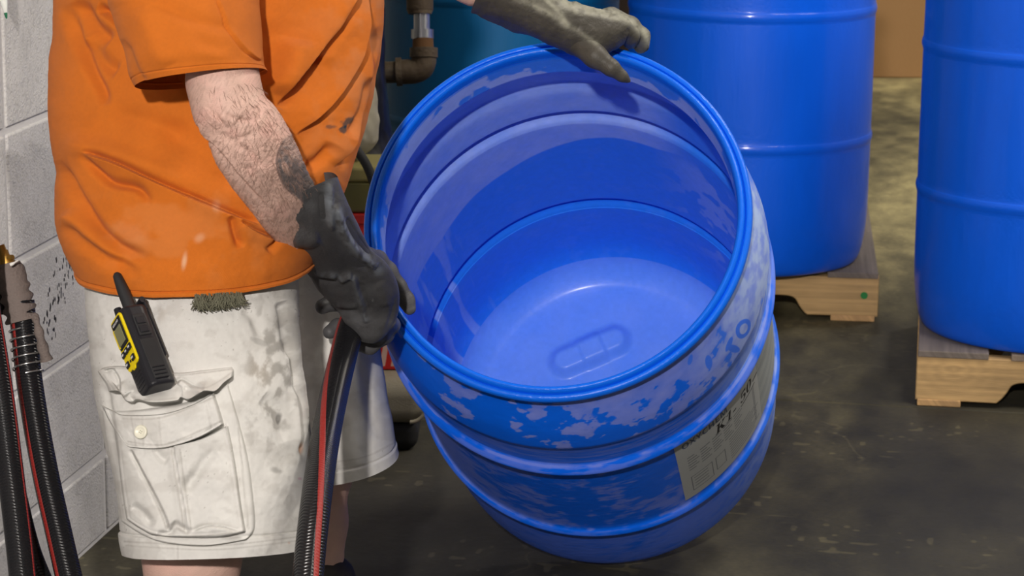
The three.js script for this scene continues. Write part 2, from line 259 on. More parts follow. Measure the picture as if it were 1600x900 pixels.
// left wall of painted concrete blocks: each block its own piece, the mortar set back behind them
const wall = new THREE.Group(); wall.name = 'wall_left'; wall.userData = { kind: 'structure' }; room.add(wall);
const mortarM = std({ color: 0xcfcecd, roughness: 0.92, bumpMap: rep(fineN, 20), bumpScale: 0.0008 });
struct('mortar', new THREE.BoxGeometry(0.19, TOP, FRONT - WALLEND).translate(WX - 0.0035 - 0.095, TOP / 2, (FRONT + WALLEND) / 2), mortarM, wall);
const blockMs = [0, 1, 2].map((k) => std({ color: [0xd3d2d1, 0xcfcecd, 0xd6d5d3][k], roughness: 0.78, bumpMap: rep(fineN, 3.2), bumpScale: 0.0016, map: dataTex(256, 256, (u, v, c) => { const n = fbm(u * 9, v * 9, 60 + k, 5), p = sst(0.70, 0.78, vn(u * 70, v * 70, 80 + k)); const L = 0.95 + 0.1 * (n - 0.5) - 0.05 * p; c[0] = c[1] = c[2] = L; }, true) }));
function blockGeo(len, h) {
  const g = new RoundedBoxGeometry(0.03, h, len, 2, 0.004), p = g.attributes.position, uv = g.attributes.uv;
  for (let i = 0; i < p.count; i++) uv.setXY(i, p.getZ(i) / 0.4 + 0.5, p.getY(i) / 0.4 + 0.5);
  return g;
}
const blockFull = blockGeo(0.387, 0.193), blockHalf = blockGeo(0.184, 0.193), blockLow = blockGeo(0.387, 0.128), blockLowHalf = blockGeo(0.184, 0.128);
const C0 = 0.146, ZJ = (() => { const d = toRoom(at(12, 300, 1).sub(EYEV)), o = toRoom(EYEV); return o.addScaledVector(d, (WX - o.x) / d.x).z; })();   // stack bond: one upright joint line
for (let r = -1; r < 15; r++) {
  const y = r < 0 ? 0.072 : C0 + 0.203 * (r + 0.5); if (y > TOP - 0.05) break;
  for (let z = ZJ - 0.4 * Math.ceil((ZJ - WALLEND) / 0.4); z < FRONT - 0.1; z += 0.4) {
    const half = z < WALLEND - 0.01, z0 = half ? WALLEND : z; if (z + 0.4 > FRONT) break;
    const len = z + 0.4 - z0; if (len < 0.08) continue;
    const o = struct('block', half ? blockGeo(len - 0.01, r < 0 ? 0.128 : 0.193) : r < 0 ? blockLow : blockFull, blockMs[Math.floor(rnd() * 3)], wall);
    o.position.set(WX - 0.015 + rr(-0.0004, 0.0004), y, z0 + len / 2);
  }
}
// dried black splatter on the wall blocks, under the second joint
{
  const pts = [[102, 405], [106, 410], [95, 420], [98, 440], [106, 432], [116, 435], [113, 440], [98, 452], [104, 445], [92, 447], [76, 456], [80, 474], [83, 470], [92, 471], [86, 430], [104, 428], [96, 462], [118, 430], [74, 508], [78, 500], [83, 512], [88, 500], [72, 488], [77, 480], [110, 418], [87, 405], [92, 460], [100, 470], [75, 520], [84, 527], [70, 500]];
  const list = [];
  for (const [x, y] of pts) for (let k = 0; k < 2; k++) {
    const px = x + rr(-3, 3), py = y + rr(-4, 4), d = at(px, py, 1).sub(EYEV), o = toRoom(EYEV), dd = toRoom(d), t = (WX - o.x) / dd.x, h = o.addScaledVector(dd, t);
    const g = new THREE.SphereGeometry(1, 8, 6); g.scale(0.0006, rr(0.0025, 0.0065), rr(0.002, 0.0042)); g.translate(h.x, h.y, h.z); list.push(g);
  }
  const m = struct('ink_splatter', merge(list), std({ color: 0x17181d, roughness: 0.6 }), wall); m.userData.kind = 'stuff'; m.userData.label = 'dried black ink specks';
}
// unseen ceiling lamps, more of them added near the drums to brighten them
for (const [x, z, I] of PANELS) {
  const t = thing('unseen_ceiling_lamp', 'unseen white ceiling lamp for fill light', 'lamp', fromRoom(V(x, TOP - 0.05, z)), 'ceiling lamps out of the picture'); t.rotation.y = -WA;
  part(t, 'housing', bx(0.66, 0.06, 1.26, 0, 0.015, 0, 0.01), std({ color: 0xdddddd, roughness: 0.6 }));
  part(t, 'diffuser', bx(0.6, 0.02, 1.2, 0, -0.022, 0, 0.006), std({ color: 0xffffff, emissive: 0xfff6ea, emissiveIntensity: 1.5 }));
  const a = new THREE.RectAreaLight(0xfff6ea, I, 0.6, 1.2); a.name = 'ceiling_glow'; a.position.set(0, -0.04, 0); a.rotation.x = -Math.PI / 2; t.add(a);
}

// ------------------------------------------------------------------ plastic drums on pallets
const drumTex = dataTex(512, 512, (() => { const n = per((x, y) => fbm(x, y, 21, 5), 6), n2 = per((x, y) => fbm(x, y, 23, 3), 60); return (u, v, c) => { const k = 1 + 0.14 * (n(u, v) - 0.5) + 0.1 * (n2(u, v) - 0.5); c[0] = c[1] = c[2] = 0.9 * k; }; })());
const drumM = phy({ color: lin(0.001, 0.125, 0.90), map: drumTex, roughness: 0.42, specularIntensity: 0.5, clearcoat: 0.35, clearcoatRoughness: 0.14, bumpMap: rep(fineN, 3), bumpScale: 0.0006 });
const tealM = phy({ color: lin(0.002, 0.13, 0.34), map: drumTex, roughness: 0.45, specularIntensity: 0.5, bumpMap: rep(fineN, 3), bumpScale: 0.0006 });
const v2 = (l) => l.map(([a, b]) => new THREE.Vector2(a, b));
function smoothProfile(pts, n) { const c = new THREE.SplineCurve(v2(pts)); return c.getPoints(n); }
const drumProfile = [[0.0, 0.012], [0.22, 0.012], [0.246, 0.004], [0.258, 0.0], [0.268, 0.008], [0.276, 0.03], [0.283, 0.07], [0.287, 0.13], [0.288, 0.262], [0.2885, 0.284], [0.2905, 0.292], [0.2918, 0.30], [0.2905, 0.308], [0.2885, 0.316], [0.2885, 0.36], [0.2885, 0.562], [0.2885, 0.584], [0.2905, 0.592], [0.2918, 0.60], [0.2905, 0.608], [0.2885, 0.616], [0.288, 0.66], [0.287, 0.77], [0.283, 0.82], [0.270, 0.845], [0.268, 0.85], [0.274, 0.862], [0.286, 0.868], [0.288, 0.884], [0.283, 0.896], [0.272, 0.898], [0.262, 0.892], [0.256, 0.866], [0.24, 0.862], [0.0, 0.866]];
const drumGeo = new THREE.LatheGeometry(v2(drumProfile.flatMap((p, i, a) => i < a.length - 1 ? [0, 1, 2, 3].map((k) => { const g = (q) => a[clamp(q, 0, a.length - 1)]; return [0, 1].map((c) => cat(g(i - 1)[c], p[c], g(i + 1)[c], g(i + 2)[c], k / 4)); }).map(([x, y]) => [Math.max(0, x), y]) : [p])), 96);
{ const u = drumGeo.attributes.uv; for (let i = 0; i < u.count; i++) u.setXY(i, u.getX(i) * 2, u.getY(i) * 1.4); }
const bungGeo = cyl(0.032, 0.034, 0.014, 24), bungRim = new THREE.TorusGeometry(0.036, 0.005, 8, 24).rotateX(Math.PI / 2);
function drum(label, m, x, y, z, turn) {
  const t = thing('plastic_drum', label, 'drum', V(x, y, z), undefined); t.rotation.y = turn;
  part(t, 'drum_body', drumGeo, m);
  for (const s of [-1, 1]) { const b = part(t, 'bung', bungGeo, std({ color: 0x20242c, roughness: 0.5 })); b.position.set(0.17 * s, 0.874, 0.02); part(b, 'bung_rim', bungRim, m).position.y = -0.004; }
  return t;
}
const woodTex = (k, tone) => dataTex(256, 256, (u, v, c) => {
  const g = fbm(u * 2.2, v * 34, 100 + k, 4), s = fbm(u * 5, v * 5, 120 + k, 4), kn = Math.hypot((u - 0.62) * 2.4, v - 0.42); const ring = Math.sin((kn * 60 + g * 6)) * Math.exp(-kn * 5) * 0.05;
  const L = 0.92 + 0.3 * (g - 0.5) + 0.24 * (s - 0.5) + ring; c[0] = L * tone[0]; c[1] = L * tone[1]; c[2] = L * tone[2];
}, true);
const woodM = [0, 1].map((k) => std({ map: woodTex(k, [[0.80, 0.66, 0.45], [0.76, 0.61, 0.42]][k]), roughness: 0.75, bumpMap: rep(fineN, 1, 6), bumpScale: 0.001 }));
const greyWoodM = [0, 1].map((k) => std({ map: woodTex(5 + k, [[0.50, 0.46, 0.43], [0.54, 0.48, 0.42]][k]), roughness: 0.85, bumpMap: rep(fineN, 1, 6), bumpScale: 0.001 }));
// stringer with two fork notches, cut as an outline and given its thickness
const PH = 0.1157, PB = 0.0135, SH = PH - 2 * PB;
function stringerGeo(len) {
  const s = new THREE.Shape(), n = 0.045; s.moveTo(-len / 2, 0);
  for (const c of [-0.26, 0.26]) { const a = c * len - 0.115, b = c * len + 0.115; s.lineTo(a - 0.012, 0); s.quadraticCurveTo(a + 0.002, n * 0.25, a + 0.012, n * 0.7); s.quadraticCurveTo(a + 0.018, n, a + 0.045, n); s.lineTo(b - 0.045, n); s.quadraticCurveTo(b - 0.018, n, b - 0.012, n * 0.7); s.quadraticCurveTo(b - 0.002, n * 0.25, b + 0.012, 0); }
  s.lineTo(len / 2, 0); s.lineTo(len / 2, SH); s.lineTo(-len / 2, SH); s.closePath();
  const g = new THREE.ExtrudeGeometry(s, { depth: 0.034, bevelEnabled: true, bevelSize: 0.002, bevelThickness: 0.002, bevelSegments: 1, curveSegments: 6 }).translate(0, 0, -0.017), p = g.attributes.position, uv = g.attributes.uv;
  for (let i = 0; i < p.count; i++) uv.setXY(i, p.getX(i) / 0.6 + 0.5, p.getY(i) / 0.2 + p.getZ(i) / 0.2);
  return g;
}
// deck boards run away from the viewer (along z), stringers across (along x); sides: x of each deck board
function pallet(label, corner, side, turn, w, d, boards, bottoms, nail) {                 // corner: the front corner seen in the picture, side -1 left or 1 right
  const t = thing('pallet', label, 'pallet', corner.clone().sub(V(side * w / 2, 0, d / 2).applyAxisAngle(V(0, 1, 0), turn))); t.rotation.y = turn;
  const sg = stringerGeo(w);
  for (const z of [d / 2 - 0.02, 0, -d / 2 + 0.02]) { const o = part(t, 'stringer', sg, woodM[0]); o.position.set(0, PB, z); }
  const board = (b0, b1, y, mt) => { const g = bx(b1 - b0, PB, d + 0.004, 0, 0, 0, 0.002), p = g.attributes.position, uv = g.attributes.uv; for (let i = 0; i < p.count; i++) uv.setXY(i, p.getZ(i) / 0.8, p.getX(i) / 0.25 + p.getY(i) * 3); const o = part(t, 'deck_board', g, mt); o.position.set((b0 + b1) / 2 - w / 2, y, 0); return o; };
  boards.forEach(([a, b], i) => board(a, b, PH - PB / 2, greyWoodM[i % 2]));
  bottoms.forEach(([a, b], i) => { board(a, b, PB / 2, woodM[1]).name = 'bottom_board'; });
  if (nail) { const o = part(t, 'paint_dot', cyl(0.0085, 0.0085, 0.001, 20).rotateX(Math.PI / 2), std({ color: 0x0f7a35, roughness: 0.6 }), 'green painted dot'); o.position.set(nail[0], nail[1], d / 2 - 0.02 + 0.0195); }
  return t;
}
const groundAt = (px, py, y = 0) => { const d = at(px, py, 1).sub(EYEV); return EYEV.clone().addScaledVector(d, (y - EYE) / d.y); };
{
  const a = groundAt(1369.5, 503), b = groundAt(1431, 633), W1 = 1.2;
  pallet('wooden pallet with a green dot under the middle blue drum', a, 1, -0.105, W1, 1.0, [[0, 0.12], [0.155, 0.24], [0.27, 0.36], [0.4, 0.49], [0.53, 0.62], [0.66, 0.75], [0.79, 0.88], [0.91, 1.0], [1.083, 1.2]], [[0, 0.1], [0.55, 0.65], [1.093, 1.195]], [W1 / 2 - 0.031, 0.062]);
  pallet('light wooden pallet under the drum at the right edge', b, -1, -0.160, W1, 0.72, [[0, 0.142], [0.187, 0.28], [0.32, 0.42], [0.45, 0.55], [0.59, 0.69], [0.72, 0.82], [0.86, 0.96], [1.06, 1.2]], [[0.002, 0.09], [0.55, 0.65], [1.11, 1.2]]);
  drum('bright blue closed drum on the pallet with the green dot', drumM, 0.5575, PH + 0.001, -6.02, 0.7);
  drum('blue closed drum cut off by the right edge of the picture', drumM, 1.139, PH + 0.001, -5.29, -0.6);
  drum('dark teal drum behind the man, beside the middle blue drum', tealM, -0.033, PH + 0.001, -6.27, 0.2);
}
// brown fibre carton far back in the aisle
{
  const g = groundAt(1400, 124), t = thing('cardboard_box', 'tall brown cardboard box on the floor far back between the drums', 'box', V(g.x + 0.1, 0, g.z - 0.3)); t.rotation.y = 0.05;
  const m = std({ color: 0xa88256, roughness: 0.85, bumpMap: rep(fineN, 2), bumpScale: 0.001 });
  part(t, 'carton', bx(0.62, 0.8, 0.5, 0, 0.4, 0, 0.006), m);
  part(t, 'tape', bx(0.06, 0.12, 0.002, 0, 0.74, 0.2515, 0.0005), std({ color: 0xb99a6b, roughness: 0.4 }));
  for (const s of [-1, 1]) part(t, 'flap', bx(0.30, 0.006, 0.5, 0.155 * s, 0.804, 0, 0.002), m);
}
{
  const t = thing('gap_filler_drum', 'added dark brown drum that darkens the gap between the teal and the middle blue drum', 'drum', V(0.315, 0, -7.2));  // dark drum added to darken the gap between its neighbours
  part(t, 'drum_body', new THREE.LatheGeometry(v2([[0, 0], [0.19, 0], [0.2, 0.01], [0.2, 0.9], [0, 0.9]]), 48), std({ color: 0x3a2a1c, roughness: 0.8 }));
  for (const y of [0.03, 0.86]) part(t, 'steel_band', new THREE.TorusGeometry(0.2, 0.008, 10, 48).rotateX(Math.PI / 2).translate(0, y, 0), std({ color: 0x444444, metalness: 0.8, roughness: 0.4 }));
  part(t, 'drum_lid', new THREE.LatheGeometry(v2([[0, 0.905], [0.19, 0.905], [0.203, 0.9], [0.203, 0.88]]), 48), std({ color: 0x2a211a, roughness: 0.6, side: THREE.DoubleSide }));
}
// ------------------------------------------------------------------ the open blue barrel, tipped on its bottom edge
const AX_EL = 0.5909, AX_AZ = 0.1593, BH = 0.853;
const axisDown = V(Math.sin(AX_AZ) * Math.cos(AX_EL), -Math.sin(AX_EL), -Math.cos(AX_AZ) * Math.cos(AX_EL));
const rimC = V(0.0598, 0.6911, -3.5002), baseC = rimC.clone().addScaledVector(axisDown, BH);
const bY = axisDown.clone().negate(), bZ = V(0, -1, 0).addScaledVector(bY, bY.y).normalize(), bX = bY.clone().cross(bZ);
const barrel = thing('open_barrel', 'scuffed open blue plastic barrel tipped on its edge, held by the man', 'barrel', baseC);
barrel.quaternion.setFromRotationMatrix(new THREE.Matrix4().makeBasis(bX, bY, bZ));
const barrelM4 = new THREE.Matrix4().makeBasis(bX, bY, bZ).setPosition(baseC), barrelInv = barrelM4.clone().invert();
const fine = (p, k) => p.flatMap((q, i, a) => i < a.length - 1 ? Array.from({ length: k }, (_, j) => { const g = (n) => a[clamp(n, 0, a.length - 1)]; return [0, 1].map((c) => cat(g(i - 1)[c], q[c], g(i + 1)[c], g(i + 2)[c], j / k)); }) : [q]);
// outer wall: [radius, distance below the rim]
const outer = fine([[0.262, 0.012], [0.2622, 0.03], [0.263, 0.042], [0.267, 0.058], [0.276, 0.085], [0.2845, 0.115], [0.2895, 0.145], [0.2905, 0.158], [0.2875, 0.169], [0.2845, 0.182], [0.2835, 0.21], [0.2835, 0.24], [0.2842, 0.250], [0.2905, 0.258], [0.2955, 0.268], [0.2905, 0.279], [0.2835, 0.288], [0.2822, 0.30], [0.2832, 0.36], [0.2835, 0.45], [0.2828, 0.55], [0.2828, 0.574], [0.2845, 0.583], [0.2885, 0.589], [0.2915, 0.597], [0.2885, 0.606], [0.283, 0.615], [0.2812, 0.626], [0.281, 0.70], [0.279, 0.77], [0.2745, 0.815], [0.262, 0.842], [0.240, 0.853], [0.21, 0.850], [0.10, 0.838], [0.0, 0.836]], 5);
const rimP = fine([[0.262, 0.022], [0.2665, 0.0195], [0.2715, 0.015], [0.2728, 0.0105], [0.2715, 0.006], [0.2690, 0.0036], [0.2655, 0.0034], [0.2640, 0.0048], [0.2632, 0.0078], [0.2622, 0.0048], [0.2605, 0.0008], [0.2575, -0.0014], [0.2545, -0.0003], [0.2525, 0.003], [0.2518, 0.009], [0.2515, 0.016]], 3);
const inner = fine([[0.2515, 0.0155], [0.2512, 0.030], [0.2508, 0.05], [0.2508, 0.060], [0.254, 0.067], [0.261, 0.078], [0.273, 0.102], [0.2805, 0.135], [0.2845, 0.16], [0.2828, 0.172], [0.2795, 0.19], [0.279, 0.22], [0.279, 0.247], [0.2805, 0.2515], [0.2865, 0.2585], [0.291, 0.270], [0.2865, 0.281], [0.280, 0.292], [0.2785, 0.31], [0.279, 0.40], [0.279, 0.55], [0.2785, 0.578], [0.280, 0.5835], [0.2845, 0.590], [0.287, 0.598], [0.2845, 0.607], [0.279, 0.617], [0.2768, 0.63], [0.2765, 0.72], [0.272, 0.775], [0.258, 0.812], [0.232, 0.832], [0.205, 0.8365], [0.15, 0.836], [0.10, 0.835], [0.05, 0.8345], [0.0, 0.8345]], 6);
const latheY = (p, seg) => { const g = new THREE.LatheGeometry(p.map(([r, h]) => new THREE.Vector2(Math.max(0, r), BH - h)), seg), u = g.attributes.uv, q = g.attributes.position; let L = 0; const arc = p.map(([r, h], i) => (L += i ? Math.hypot(r - p[i - 1][0], h - p[i - 1][1]) : 0)); for (let i = 0; i < u.count; i++) u.setY(i, arc[i % p.length] / L); g.userData.L = L; g.userData.arc = arc; return g; };
const outerG = latheY(outer, 192), rimG = latheY(rimP, 192);
// the floor of the barrel carries a raised slot mark, so its inside is built from a denser lathe
const innerD = inner.slice(0, inner.length - 24).concat(Array.from({ length: 70 }, (_, i) => [0.205 * (1 - i / 69), 0.8364]));
const innerG = latheY(innerD, 288);
const toBarrel = (px, py) => { const o = EYEV.clone().applyMatrix4(barrelInv), d = at(px, py, 1).applyMatrix4(barrelInv).sub(o).normalize(); return [o, d]; };
{
  const pl = (px, py) => { const [o, d] = toBarrel(px, py), k = (BH - 0.8364 - o.y) / d.y; return o.addScaledVector(d, k); };
  const c = pl(922, 549), e = pl(985, 522).sub(c); e.y = 0; const ex = e.clone().normalize(), ez = V(-ex.z, 0, ex.x), p = innerG.attributes.position;
  for (let i = 0; i < p.count; i++) {
    const x = p.getX(i) - c.x, z = p.getZ(i) - c.z; if (p.getY(i) > BH - 0.83 || x * x + z * z > 0.02) continue;
    const a = x * ex.x + z * ex.z, b = x * ez.x + z * ez.z, q = Math.hypot(Math.max(0, Math.abs(a) - 0.046), b);
    p.setY(i, p.getY(i) + 0.017 * sst(0.034, 0.013, q) - 0.003 * sst(0.016, 0.024, Math.abs(a - 0.004)) * sst(0.034, 0.02, q));
  }
  innerG.computeVertexNormals();
}
const uvOf = (geo, px, py, back = false) => { if (!bvhs.has(geo)) bvhs.set(geo, new MeshBVH(geo)); const [o, d] = toBarrel(px, py); ray.origin.copy(o); ray.direction.copy(d); const h = bvhs.get(geo).raycastFirst(ray, THREE.DoubleSide); if (!h) return null; return [(Math.atan2(h.point.x, h.point.z) / (2 * Math.PI) + 1) % 1, BH - h.point.y]; };
const BLUE = [0.001, 0.14, 0.92], HAZE = [0.20, 0.27, 0.80], PALE = [0.40, 0.54, 0.85], BLUEIN = [0.001, 0.20, 0.94], HAZEIN = [0.33, 0.46, 0.95];
const toS = (x) => (x <= 0.0031308 ? 12.92 * x : 1.055 * Math.pow(x, 1 / 2.4) - 0.055);
function film(h, hz, pale, c, n, A = BLUE, B = HAZE) { for (let k = 0; k < 3; k++) c[k] = toS(mix(mix(A[k], B[k], clamp(hz)), PALE[k], pale) * (0.94 + 0.12 * n)); }
const hOf = (geo) => { const arc = geo.userData.arc, L = geo.userData.L, p = geo === outerG ? outer : innerD; return (v) => { const a = v * L; let lo = 0, hi = arc.length - 1; while (hi - lo > 1) { const m = (lo + hi) >> 1; arc[m] > a ? (hi = m) : (lo = m); } return [mix(p[lo][1], p[hi][1], (a - arc[lo]) / Math.max(1e-9, arc[hi] - arc[lo])), mix(p[lo][0], p[hi][0], 0.5)]; }; };
// rubbed-off marks and drips on the outside: [px, py, half width, half height, turn] read off as places on the wall
const rubs = [[1107, 566, 7, 13, 0.15, 0], [1146, 545, 6, 22, -0.35, 0], [1139, 538, 13, 6, -0.5, 0], [1162, 514, 16, 22, -0.4, 1], [1078, 562, 5, 8, 0.6, 0]].map(([x, y, a, b, t, ring]) => { const q = uvOf(outerG, x, y); return q && [q[0], q[1], a / 1130, b / 1130 * 1.25, t, ring]; }).filter(Boolean);
const outerTex = dataTex(2048, 1024, (() => {
  const H = hOf(outerG); let lastJ = -1, h = 0, r = 0;
  return (u, v, c, i, j) => {
    if (j !== lastJ) { [h, r] = H(v); lastJ = j; }
    const ang = u * 2 * Math.PI, X = Math.sin(ang) * 3, Z = Math.cos(ang) * 3, y = h * 10.5;
    const phi = u > 0.5 ? u - 1 : u;                       // 0 is the side towards the floor, + is the right side
    const big = fbm(X * 1.5 + 10, Z * 1.5 + 10, y * 1.5, 5), mid = fbm(X * 4 + 30, Z * 4 + 30, y * 5 + 0.37, 4), streak = fbm(X * 2.2 + 5, Z * 2.2 + 5, y * 22 + 0.21, 3), diag = fbm(X * 7 + y * 6, Z * 7 + y * 3, y * 1.2 + 0.13, 3);
    let a = big * 0.42 + mid * 0.38 + diag * 0.2;
    const right = sst(0.10, 0.26, phi), left = sst(-0.02, -0.16, phi);
    let hz = 0, pale = 0;
    if (h < 0.165) { hz = sst(0.485, 0.52, a - 0.055 + 0.12 * sst(-0.01, 0.07, phi) + 0.06 * right - 0.09 * sst(0.08, 0.165, h) * (1 - 0.7 * right) + 0.06 * sst(0.09, 0.04, h) + 0.07 * sst(-0.13, -0.17, phi) * sst(-0.26, -0.2, phi) + 0.12 * (streak - 0.5)); hz *= 0.45 + 0.7 * mid; }
    else if (h < 0.252) hz = 0.5 * sst(0.38, 0.62, streak * 0.75 + a * 0.25);
    else if (h < 0.288) hz = 0.75 * sst(0.45, 0.56, a * 0.5 + streak * 0.5 + 0.05 * right);
    else if (h < 0.585) { hz = 0.72 * sst(0.45, 0.56, a * 0.82 + streak * 0.18 + 0.08 * left - 0.05 * sst(0.07, 0.02, Math.abs(phi - 0.03)) + 0.05 * right) * (0.7 + 0.6 * (mid - 0.3)); const drip = Math.abs(((phi + 0.12 * h + (mid - 0.5) * 0.012) * 40) % 1 + 0.5); if (left > 0.1) hz *= 1 - 0.85 * sst(0.1, 0.04, Math.abs(((phi * 26 + h * 3 + (mid - 0.5) * 0.6) % 1 + 1) % 1 - 0.5)) * left * sst(0.45, 0.6, fbm(X * 6, Z * 6, 4, 2)); }
    else if (h < 0.615) hz = 0.4 * sst(0.5, 0.6, a * 0.5 + streak * 0.5 + 0.02);
    else hz = 0.42 * sst(0.38, 0.6, a * 0.5 + streak * 0.3 + 0.2 * diag + 0.06);
    pale = 1.25 * right * (0.3 + 0.7 * sst(0.38, 0.62, diag * 0.5 + mid * 0.5)) * (h < 0.25 ? 0.75 : h > 0.62 ? 0.45 : 0.35);
    if (h > 0.256 && h < 0.281 || h > 0.587 && h < 0.607) { hz *= 0.55; pale *= 0.25; }
    for (const q of rubs) { const du = (u - q[0]) * 1.8, dv = h - q[1], cs = Math.cos(q[4]), sn = Math.sin(q[4]), e = Math.hypot((du * cs + dv * sn) / q[2], (-du * sn + dv * cs) / q[3]); if (Math.abs(du) < 0.05 && Math.abs(dv) < 0.05) { const k = q[5] ? sst(0.28, 0.2, Math.abs(e - 0.8)) : sst(1.12, 0.9, e); hz = mix(hz, 0.12, k); pale = mix(pale, 0.06, k); } }
    film(h, hz, pale, c, mid);
  };
})(), true);
// inside: haze ending along a slanting line, rubbed clean in places
const arcPts = [[640, 480], [690, 375], [740, 307], [793, 267], [847, 237], [913, 217], [960, 215], [1027, 233]].map(([x, y]) => uvOf(innerG, x, y));
const lineAt = (u) => { const p = arcPts.filter(Boolean).sort((a, b) => a[0] - b[0]); if (u <= p[0][0]) return p[0][1] - (p[0][0] - u) * 0.6; if (u >= p[p.length - 1][0]) return p[p.length - 1][1]; for (let i = 1; i < p.length; i++) if (u <= p[i][0]) return mix(p[i - 1][1], p[i][1], (u - p[i - 1][0]) / Math.max(1e-6, p[i][0] - p[i - 1][0])); return 0.4; };
const innerTex = dataTex(2048, 1024, (() => {
  const H = hOf(innerG); let lastJ = -1, h = 0, r = 0; const cache = [];
  return (u, v, c, i, j) => {
    if (j !== lastJ) { [h, r] = H(v); lastJ = j; }
    const ang = u * 2 * Math.PI, X = Math.sin(ang) * r * 11, Z = Math.cos(ang) * r * 11, y = h * 10.5;
    const big = fbm(X * 1.1 + 50, Z * 1.1 + 50, y * 1.1, 4), mid = fbm(X * 3.4 + 70, Z * 3.4 + 70, y * 3.4, 4), fin = fbm(X * 12, Z * 12, y * 12, 2);
    const L = cache[i] ??= lineAt(u), clean = sst(0.46, 0.43, u) * sst(0.2, 0.28, u);              // right of the top: wiped
    let hz = 0;
    if (h < 0.064) { hz = 0.85 * sst(0.47, 0.52, big * 0.5 + mid * 0.5 + 0.07 * sst(0.02, 0.06, h) - 0.02) + 0.15; if (h < 0.02) hz *= 0.4; }
    else if (r > 0.25 && h < 0.8) {
      const above = sst(0.003, -0.003, h - L), wiped = sst(0.40, 0.46, u);
      hz = above * mix(0.12, 0.92, wiped) * (0.85 + 0.5 * (mid - 0.5)) + (1 - above) * 0.06;
      const patchR = sst(0.55, 0.60, big * 0.6 + mid * 0.4 + 0.05) * sst(0.47, 0.36, u) * sst(0.3, 0.36, h) * sst(0.75, 0.6, h); hz = Math.max(hz, 0.85 * patchR);
      const streakL = sst(0.5, 0.62, fbm(u * 90, h * 5, 3, 3)) * sst(0.62, 0.70, u) * sst(0.95, 0.8, u) * 0.7; hz = Math.max(hz, streakL);
      hz = Math.max(hz, 0.1 * sst(0.56, 0.64, mid) );
    } else hz = 0.36 + 0.3 * (big - 0.5);
    film(h, hz, 0, c, fin, BLUEIN, HAZEIN);
  };
})(), true);
const scuffRough = dataTex(512, 512, (u, v, c) => { const a = 0.36 + 0.22 * (fbm(u * 14, v * 9, 41, 4) - 0.5); c[0] = c[1] = c[2] = a; });
const outM = phy({ map: outerTex, roughness: 0.42, specularIntensity: 0.6, bumpMap: rep(fineN, 4, 3), bumpScale: 0.0005 });
const inM = phy({ map: innerTex, roughness: 0.4, specularIntensity: 0.4, clearcoat: 0.12, clearcoatRoughness: 0.16, bumpMap: rep(fineN, 5, 4), bumpScale: 0.0004, side: THREE.DoubleSide });
part(barrel, 'barrel_wall', outerG, outM);
part(barrel, 'barrel_inside', innerG, inM, 'hazy inside of the barrel');
part(barrel, 'rim', rimG, phy({ color: lin(0.003, 0.155, 0.93), roughness: 0.35, specularIntensity: 0.6, map: drumTex, bumpMap: rep(fineN, 8, 1), bumpScale: 0.0006 }));
